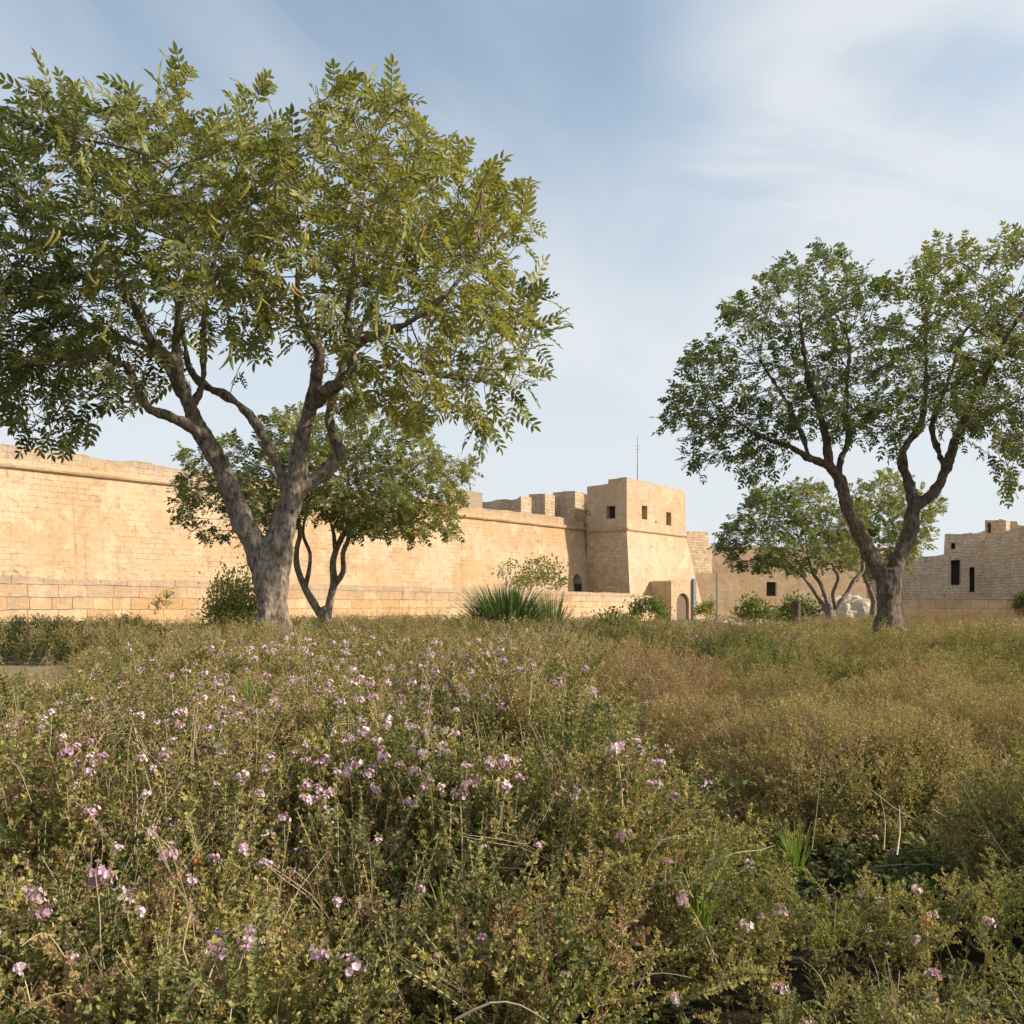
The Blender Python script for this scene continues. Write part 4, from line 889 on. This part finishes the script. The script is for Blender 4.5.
def make_field():
    Ps = []; Rs = []; Ss = []; Is = []
    for (y0, y1, dens, far) in ((.9, 2.6, 300, 0), (2.6, 5.5, 210, 0), (5.5, 9, 120, 0), (9, 15, 60, 1), (15, 24, 34, 1), (24, 40, 16, 1)):
        x, y = field_points(y0, y1, dens); h = canopy(x, y); k = len(x)
        e = .06; nx = (canopy(x+e, y)-canopy(x-e, y))/(2*e); ny = (canopy(x, y+e)-canopy(x, y-e))/(2*e)
        s = (.62+.55*rng.random(k))*(1. if not far else 1.15)*np.where(y > 24, 1.3, 1)
        s = s*np.clip((h+.05)/.42, .25, 1.); lip = sstep(640, 720, px_(x, y))*(y > 2.75)*(y < 3.75); s = s*(1-.35*lip)
        deep = rng.random(k)**1.6*np.maximum(h-.30, .03)*.9-.10*(rng.random(k) < .10)*rng.random(k)
        z = h-.42*s*.85-deep+rng.normal(size=k)*.025
        z = np.maximum(z, -.05)
        pk = pocket(x, y); hl = hollow(x, y); ok = (h > .08) & ((hl < .45) | (rng.random(k) < .42)) & ((pk < .5) | (rng.random(k) < .30)) & ~behind_low_wall(x, y) & ~((px_(x, y) > 640) & (y > 33))
        tx = -ny*.35; tx = np.clip(ny*-.5, -.6, .6)+rng.normal(size=k)*.28; ty = np.clip(nx*.5, -.6, .6)+rng.normal(size=k)*.28
        tx = np.clip(-(-ny)*-1*.5, -.6, .6)*-1*-1+rng.normal(size=k)*.05+tx*.5
        rot = np.stack([tx, ty, rng.random(k)*6.28], 1)
        # patches of dry and flowering plants
        px = px_(x, y); dryf = np.clip(.22+.9*(vnoise(x, y, 1.3, 21)-.5)+.45*(vnoise(x, y, 4, 22)-.5)+.22*sstep(560, 760, px)*sstep(3.5, 6, y)+.15*sstep(150, 20, px)*sstep(2.5, 4, y), .04, .85)
        fl = .03+.30*np.exp(-(((px-330)/210)**2))*sstep(2.6, 4.2, y)*sstep(13, 7, y)*(.3+1.4*vnoise(x, y, .8, 41))
        u = rng.random(k); kd = np.where(u < fl, 2, np.where(u < fl+dryf, 1, 0)); strw = rng.random(k) < .07
        pick = np.zeros(k, int)
        for q, nm in enumerate(('leafy', 'dry', 'flower')):
            a, b = ranges[('far_' if far else '')+nm]; m_ = kd == q; pick[m_] = rng.integers(a, b, m_.sum())
        low = ((pk > .5) & (y < 6)) | (hl > .45); strw &= ~low & (lip < .5); pick = np.where(strw, rng.integers(16, 18, k), pick); sh = (rng.random(k) < .22*sstep(6.5, 3.5, y)*(.4+1.2*vnoise(x, y, .9, 33))*(1-lip)) & ~strw & ~low; pick = np.where(sh, rng.integers(20, 23, k), pick); z = np.where(sh, z+.04, z); pick = np.where(low, rng.integers(18, 20, k), pick); z = np.where(low, -.02, z); s = np.where(low, rng.uniform(.6, 1., k), s); z = np.where(strw, h-.45*s+.10*rng.random(k), z)
        Ps.append(np.stack([x, y, z], 1)[ok]); Rs.append(rot[ok]); Ss.append(s[ok]); Is.append(pick[ok])
    P_ = np.concatenate(Ps); print('field sprigs', len(P_))
    instancer('shrub_field', 'tangled mass of low olive green and dry brown flowering shrubs filling the field', 'ground cover', P_, np.concatenate(Rs), np.concatenate(Ss), np.concatenate(Is), sprigs)
def mound(label, px, Y, wpx, depth, ytop, n, tc, dry, leafs=.7, squash=3.2, nm='shrub'):
    c = at(px, HZ, Y); rw = wpx/2/F*Y; H = EYE+(HZ-ytop)/F*Y
    rt = empty(nm, (c.x, Y, 0)); tag(rt, label, 'shrub'); g = G(); vs = []
    for v_ in range(4):
        kd_ = 'far_dry' if v_ < dry else 'far_leafy'; vs.append(sprig(kd_, 500+v_).arrays())
    u = rng.random(n)*2*np.pi; r = rng.random(n)**.5; x = c.x+np.cos(u)*r*rw; y = Y+np.sin(u)*r*depth
    h = H*np.maximum(.03, 1-r**squash)**.5*(.88+.24*vnoise(x, y, .35*leafs/.7, int(px)))
    s_ = leafs*rng.uniform(.7, 1.25, n); z = h-.40*s_-rng.random(n)**2.2*h*.45; z = np.maximum(z, .0)
    d = nrm(np.stack([np.cos(u)*r*.8*rw, np.sin(u)*r*.8*rw, np.full(n, rw*.9)], 1)+rng.normal(size=(n, 3))*rw*.25)
    xx = nrm(np.cross(d, rng.normal(size=(n, 3)))); rot = np.stack([xx, np.cross(d, xx), d], -1); w_ = rng.integers(0, 4, n)
    for v_ in range(4):
        tv, tf, tm, tt = vs[v_]; m_ = w_ == v_
        scatter(g, tv, tf, np.stack([x, y, z], 1)[m_], rot[m_], s_[m_], tm, np.clip(tc-.45+rng.normal(size=m_.sum())*.09, -.4, .5), tt)
    g.t = [np.clip(q, .02, .98) for q in g.t]; g.build('branches', [M['stem'], M['shrub']], rt)
make_field()
for (lab, px, Y, wp, dp, yt, n, tc, dry, lf) in (
    ('rounded olive brown shrub mound in the mid field, right of the centre', 645, 8.4, 200, .95, 643, 1000, .58, 2, .50),
    ('broad dark fronted shrub mound behind the dark hollow on the right', 845, 5.55, 320, .85, 700, 1700, .46, 1, .45),
    ('shrub mound with brown tips behind the hollow at the right edge', 1010, 5.9, 230, .9, 690, 1200, .46, 2, .48),
    ('brown shrub mound left of the broad one, sloping to the centre', 700, 6.5, 150, .75, 694, 900, .54, 2, .46),
    ('olive shrub mound in the right of the field, just above the broad dark fronted one', 905, 7.2, 190, .75, 668, 900, .56, 1, .48),
    ('small olive shrub mound between the broad mound and the flat brown one', 775, 7.7, 130, .7, 668, 650, .50, 2, .46),
    ('low olive shrub at the right edge, level with the bright grass tufts', 1020, 3.9, 130, .42, 768, 420, .50, 1, .40),
    ('flat brown shrub mound between the round mound and the right hand tree', 800, 9.6, 220, 1.1, 647, 1100, .46, 2, .52),
    ('brown shrub mound below the right hand tree', 930, 9.2, 220, 1.1, 648, 1100, .52, 2, .52),
    ('low dark shrub mound behind the rounded mid field mound', 735, 13, 150, 1.2, 631, 700, .37, 1, .65),
    ('brown shrub hummock directly around the foot of the right hand tree', 885, 14.6, 170, 1.2, 624, 800, .50, 1, .65),
    ('brown shrub mound at the right edge of the field, beyond the tree', 1000, 13.5, 150, 1.2, 625, 800, .48, 1, .65),
    ('small brown shrub mound between the spiky plant and the round mound', 570, 13.5, 110, 1.1, 630, 600, .45, 1, .65),
    ('brownish shrub hummock at the foot of the large forked tree', 262, 10.6, 170, .8, 622, 900, .52, 1, .55),
    ('pale dry shrub hummock to the right of the large forked tree', 420, 12., 150, .9, 619, 900, .54, 2, .58),
    ('dark green shrub at the far left before the block wall', 40, 21, 150, 1.3, 616, 700, .28, 0, 1.0),
    ('dark green shrub between the far left one and the big trunk', 125, 22, 90, 1.2, 617, 560, .35, 1, .95),
    ('dark shrub in front of the spiky plant', 500, 17, 120, 1.2, 624, 560, .5, 2, .85),
    ('dry brown thicket in front of the low stone wall under the ruins', 960, 33, 180, 1.5, 607, 900, .62, 3, 1.0),
    ('dry thicket between the right hand trunk and the small round tree', 850, 29, 90, 1.5, 613, 600, .62, 3, 1.0)):
    mound(lab, px, Y, wp, dp, yt, n, tc, dry, lf)
def ray_canopy(px, py):
    for Y in np.arange(1.3, 30, .04):
        z = EYE-(py-HZ)/F*Y; x = (px-512)/F*Y
        if z < canopy(x, Y): return x, Y, float(canopy(x, Y))
    return None
# flowering stems that stand out of the mass -----------------------------------
def flower_proto(seed, scale=1., orange=False):
    global rng
    keep = rng; rng = np.random.default_rng(seed)
    rt = empty('flowering_stem', (0, 0, 0)); g = G(); b_ = rng.normal(size=2)*.03
    P_ = np.array([[b_[0]*t*t, b_[1]*t*t, -.30+.30*t] for t in np.linspace(0, 1, 6)]); tube(g, P_, np.linspace(.003, .0016, 6), 4, 0, .7); g.build('stem', [M['stem']], rt)
    g = G(); k = 44; t = rng.random(k); q = P_[0]+(P_[-1]-P_[0])*t[:, None]*.95; d = nrm(rng.normal(size=(k, 3))*[1, 1, .2]+[0, 0, .6]); scatter(g, LEAF*np.array([1.4, 1, 1]), LEAFQ, q, frames(d), .022*rng.uniform(.6, 1.2, k), 0, np.clip(.52+rng.normal(size=k)*.1, 0, 1)); g.build('leaves', [M['shrub']], rt)
    g = G(); top = P_[-1]; nf = 14
    for i in range(nf):
        c_ = top+nrm(rng.normal(size=3)*[1, 1, .75])*[.019, .019, .017]*scale*rng.uniform(.4, 1.2); o_ = nrm(c_-top+[0, 0, .008])
        k = 5; a = np.arange(k)*2*np.pi/k; fr = frames(o_[None])[0]; dirs = np.array([fr@np.array([math.cos(x), .55, math.sin(x)]) for x in a])
        scatter(g, LEAF*np.array([2.3, 1, 1]), LEAFQ, np.tile(c_, (k, 1)), frames(nrm(dirs), up=np.tile(o_, (k, 1))), .0088*scale*rng.uniform(.85, 1.15, k), 0, rng.uniform(.3, .9)*np.ones(k))
        tube(g, [top-[0, 0, .012], c_], [.001, .0012], 3, 0, .05)
    g.build('flower_head', [M['orange'] if orange else M['petal']], rt)
    rng = keep; return rt
def copy_tree(o):
    c = o.copy(); COL.objects.link(c)
    for ch in o.children:
        d = ch.copy(); COL.objects.link(d); d.parent = c; d.matrix_parent_inverse = ch.matrix_parent_inverse
    return c
protos = [flower_proto(300+i, (.95, 1.1, 1.25, .8)[i]) for i in range(4)]; used = [False]*4
named = [(292,840),(102,887),(135,805),(83,775),(260,874),(149,947),(218,945),(225,995),(345,925),(362,1007),(317,990),(382,805),(384,787),(467,828),(357,740),(277,785),(165,882),(5,910),(7,945),(92,845),(490,961),(170,690),(357,685),
         (701,915),(722,796),(839,782),(553,662),(583,681),(922,1005),(784,1015),(989,945),(644,765),(892,857),(847,830),(642,855),(919,952),(974,882),(889,755),(777,927),(240,985),(28,932),(95,893),(112,880),(505,795),(508,810),(215,880),(60,800),(430,1000)]
rr = random.Random(5)
spread = [(cx+rr.gauss(0, 26), cy+rr.gauss(0, 12)) for cx, cy in [(rr.gauss(345, 140), rr.uniform(650, 800)) for _ in range(48)] for _ in range(4)]+[(rr.uniform(0, 1024), rr.uniform(800, 1020)) for _ in range(26)]
nflow = 0
for i, (px, py) in enumerate(named+spread):
    if not (0 < px < 1015): continue
    h = ray_canopy(px, py)
    if not h or h[1] > 13 or nflow > 285: continue
    x, Y, z = h; k = rr.randrange(4)
    big = i < len(named)
    for rep in range(rr.choice((1, 1, 2)) if big else 1):
        o = protos[k] if not used[k] else copy_tree(protos[k]); used[k] = True
        o.location = (x+(rep > 0)*rr.uniform(-.035, .035), Y+(rep > 0)*rr.uniform(-.04, .04), z+rr.uniform(.02, .10)); o.rotation_euler = (rr.gauss(0, .18), rr.gauss(0, .18), rr.random()*6.28); s_ = rr.uniform(.85, 1.2)*(1 if big else .85)*(1+max(0, Y-4)*.12); o.scale = (s_,)*3
        near = Y < 3.2
        tag(o, ('pink lilac flower head on a leafy stem among the nearest shrubs at the bottom' if near else 'small pale lilac flower head above the shrubs in the middle of the field'), 'flower', 'lilac flower heads in the near shrubs' if near else 'lilac flower heads in the middle of the field'); nflow += 1
print('flowers', nflow)
# orange dried heads
og = None
for j, (px, py, lab) in enumerate([(189, 886, 'orange brown dried flower head on a reddish stem, lower left'), (501, 927, 'bright orange dried leaves cluster at the bottom centre'), (923, 940, 'yellow orange dried flower head at the lower right')]):
    h = ray_canopy(px, py); o = flower_proto(340+j, 1.25 if j == 1 else .9, True); o.name = 'dried_flower'; o.location = (h[0], h[1]-.04, h[2]+.05); tag(o, lab, 'dried flower')
# bright grass tufts in front of the hollow
for j, (px, py, hh, n, tn, lab) in enumerate([(795, 850, .32, 60, .62, 'tallest bright green grass tuft in front of the dark hollow'), (738, 835, .24, 34, .6, 'short green grass tuft left of the tallest one, before the dark hollow'), (945, 850, .28, 34, .7, 'loose yellowish green grass tuft right of the dark hollow'),
        (448, 895, .2, 40, .6, 'green leafy grass tuft low in the centre foreground'), (700, 880, .22, 44, .68, 'yellow green grass tuft below and left of the dark hollow'), (835, 905, .15, 34, .95, 'straw yellow dry grass tuft in the right foreground'), (930, 665, .36, 50, .55, 'green grass tuft in the mid field below the right hand tree'), (250, 690, .3, 44, .62, 'yellow green grass tuft in the mid field left of the centre'), (1000, 870, .22, 26, .5, 'green grass tuft at the right edge of the foreground')]):
    h = ray_canopy(px, py)
    if h: blades('grass_tuft', lab, 'grass tuft', 0, 0, 0, 0, n, .008 if h[1] < 5 else .014, M['grass'], tintc=tn, lean=1.0, place=(h[0], h[1], h[2]-.12, .08+.02*(j % 3), hh), hvar=.5)
# bare twigs and dry stems
def twig(name, label, pts, r, tint, group=None):
    P_ = spline([(*p, r*(1-.7*i/(len(pts)-1))) for i, p in enumerate(pts)], .03); g = G(); tube(g, P_[:, :3], P_[:, 3], 5, 0, tint, knob=.1)
    for i in range(4, len(P_)-2, 6):
        if rr.random() < .6:
            p = P_[i, :3]; e = p+np.array([rr.uniform(-.05, .05), rr.uniform(-.03, .03), rr.uniform(.0, .07)]); tube(g, [p, (p+e)/2+[0, 0, .006], e], [P_[i, 3]*.6, P_[i, 3]*.5, P_[i, 3]*.2], 3, 0, tint)
    o = g.build(name, [M['stem']]); tag(o, label, 'twig', group); return o
def P3(px, py, Y): q = at(px, py, Y); return (q.x, q.y, q.z)
twig('bare_twig', 'pale curved bare branch lying across the shrubs left of the bright grass tufts', [P3(700,875,2.6), P3(716,862,2.55), P3(735,853,2.55), P3(760,850,2.6), P3(775,845,2.65)], .0028, .7)
twig('bare_twig', 'long straight pale dry stalk leaning left at the right of the hollow', [P3(1010,862,2.7), P3(985,825,2.75), P3(965,790,2.85), P3(948,757,2.95)], .0022, .8)
twig('bare_twig', 'arching brown bare branch at the bottom centre', [P3(455,1020,2.0), P3(490,1003,2.0), P3(520,1005,2.0), P3(548,1022,2.0)], .0035, .6)
twig('bare_twig', 'thick brown bare stem bending at the lower left', [P3(175,1010,2.0), P3(195,985,2.02), P3(183,950,2.05), P3(190,915,2.1), P3(190,895,2.1)], .003, .55)
twig('bare_twig', 'upright thin stalk rising through the bright grass tuft', [P3(812,850,2.8), P3(818,800,2.9), P3(822,752,3.)], .0018, .62)
twig('bare_twig', 'forked bare twig standing in the dark hollow', [P3(884,850,2.9), P3(885,820,3.0), P3(880,795,3.1)], .0018, .62)
twig('bare_twig', 'short upright bare twig right of the forked one in the dark hollow', [P3(897,855,2.9), P3(900,830,3.0), P3(899,805,3.1)], .0026, .75)
for i in range(60):
    px, py = rr.uniform(0, 1020), rr.uniform(690, 1015); h = ray_canopy(px, py)
    if not h or h[1] > 7: continue
    x, Y, z = h; a = rr.random()*6.28; ln = rr.uniform(.10, .26); z -= .03
    cv = rr.uniform(-.08, .08); dx, dy = math.cos(a), math.sin(a); up_ = rr.uniform(.1, 1.)
    pts = [(x, Y, z-.06), (x+dx*ln*.3, Y+dy*ln*.3, z+ln*up_*.3+.02), (x+dx*ln*.6+cv*.4, Y+dy*ln*.6, z+ln*up_*.55+.02), (x+dx*ln+cv, Y+dy*ln, z+ln*up_*.6)]
    twig('dry_stalk', 'thin dry curling stalk sticking out of the shrubs in the foreground', pts, rr.uniform(.0010, .0020), rr.uniform(.35, .8), 'dry stalks in the foreground shrubs')
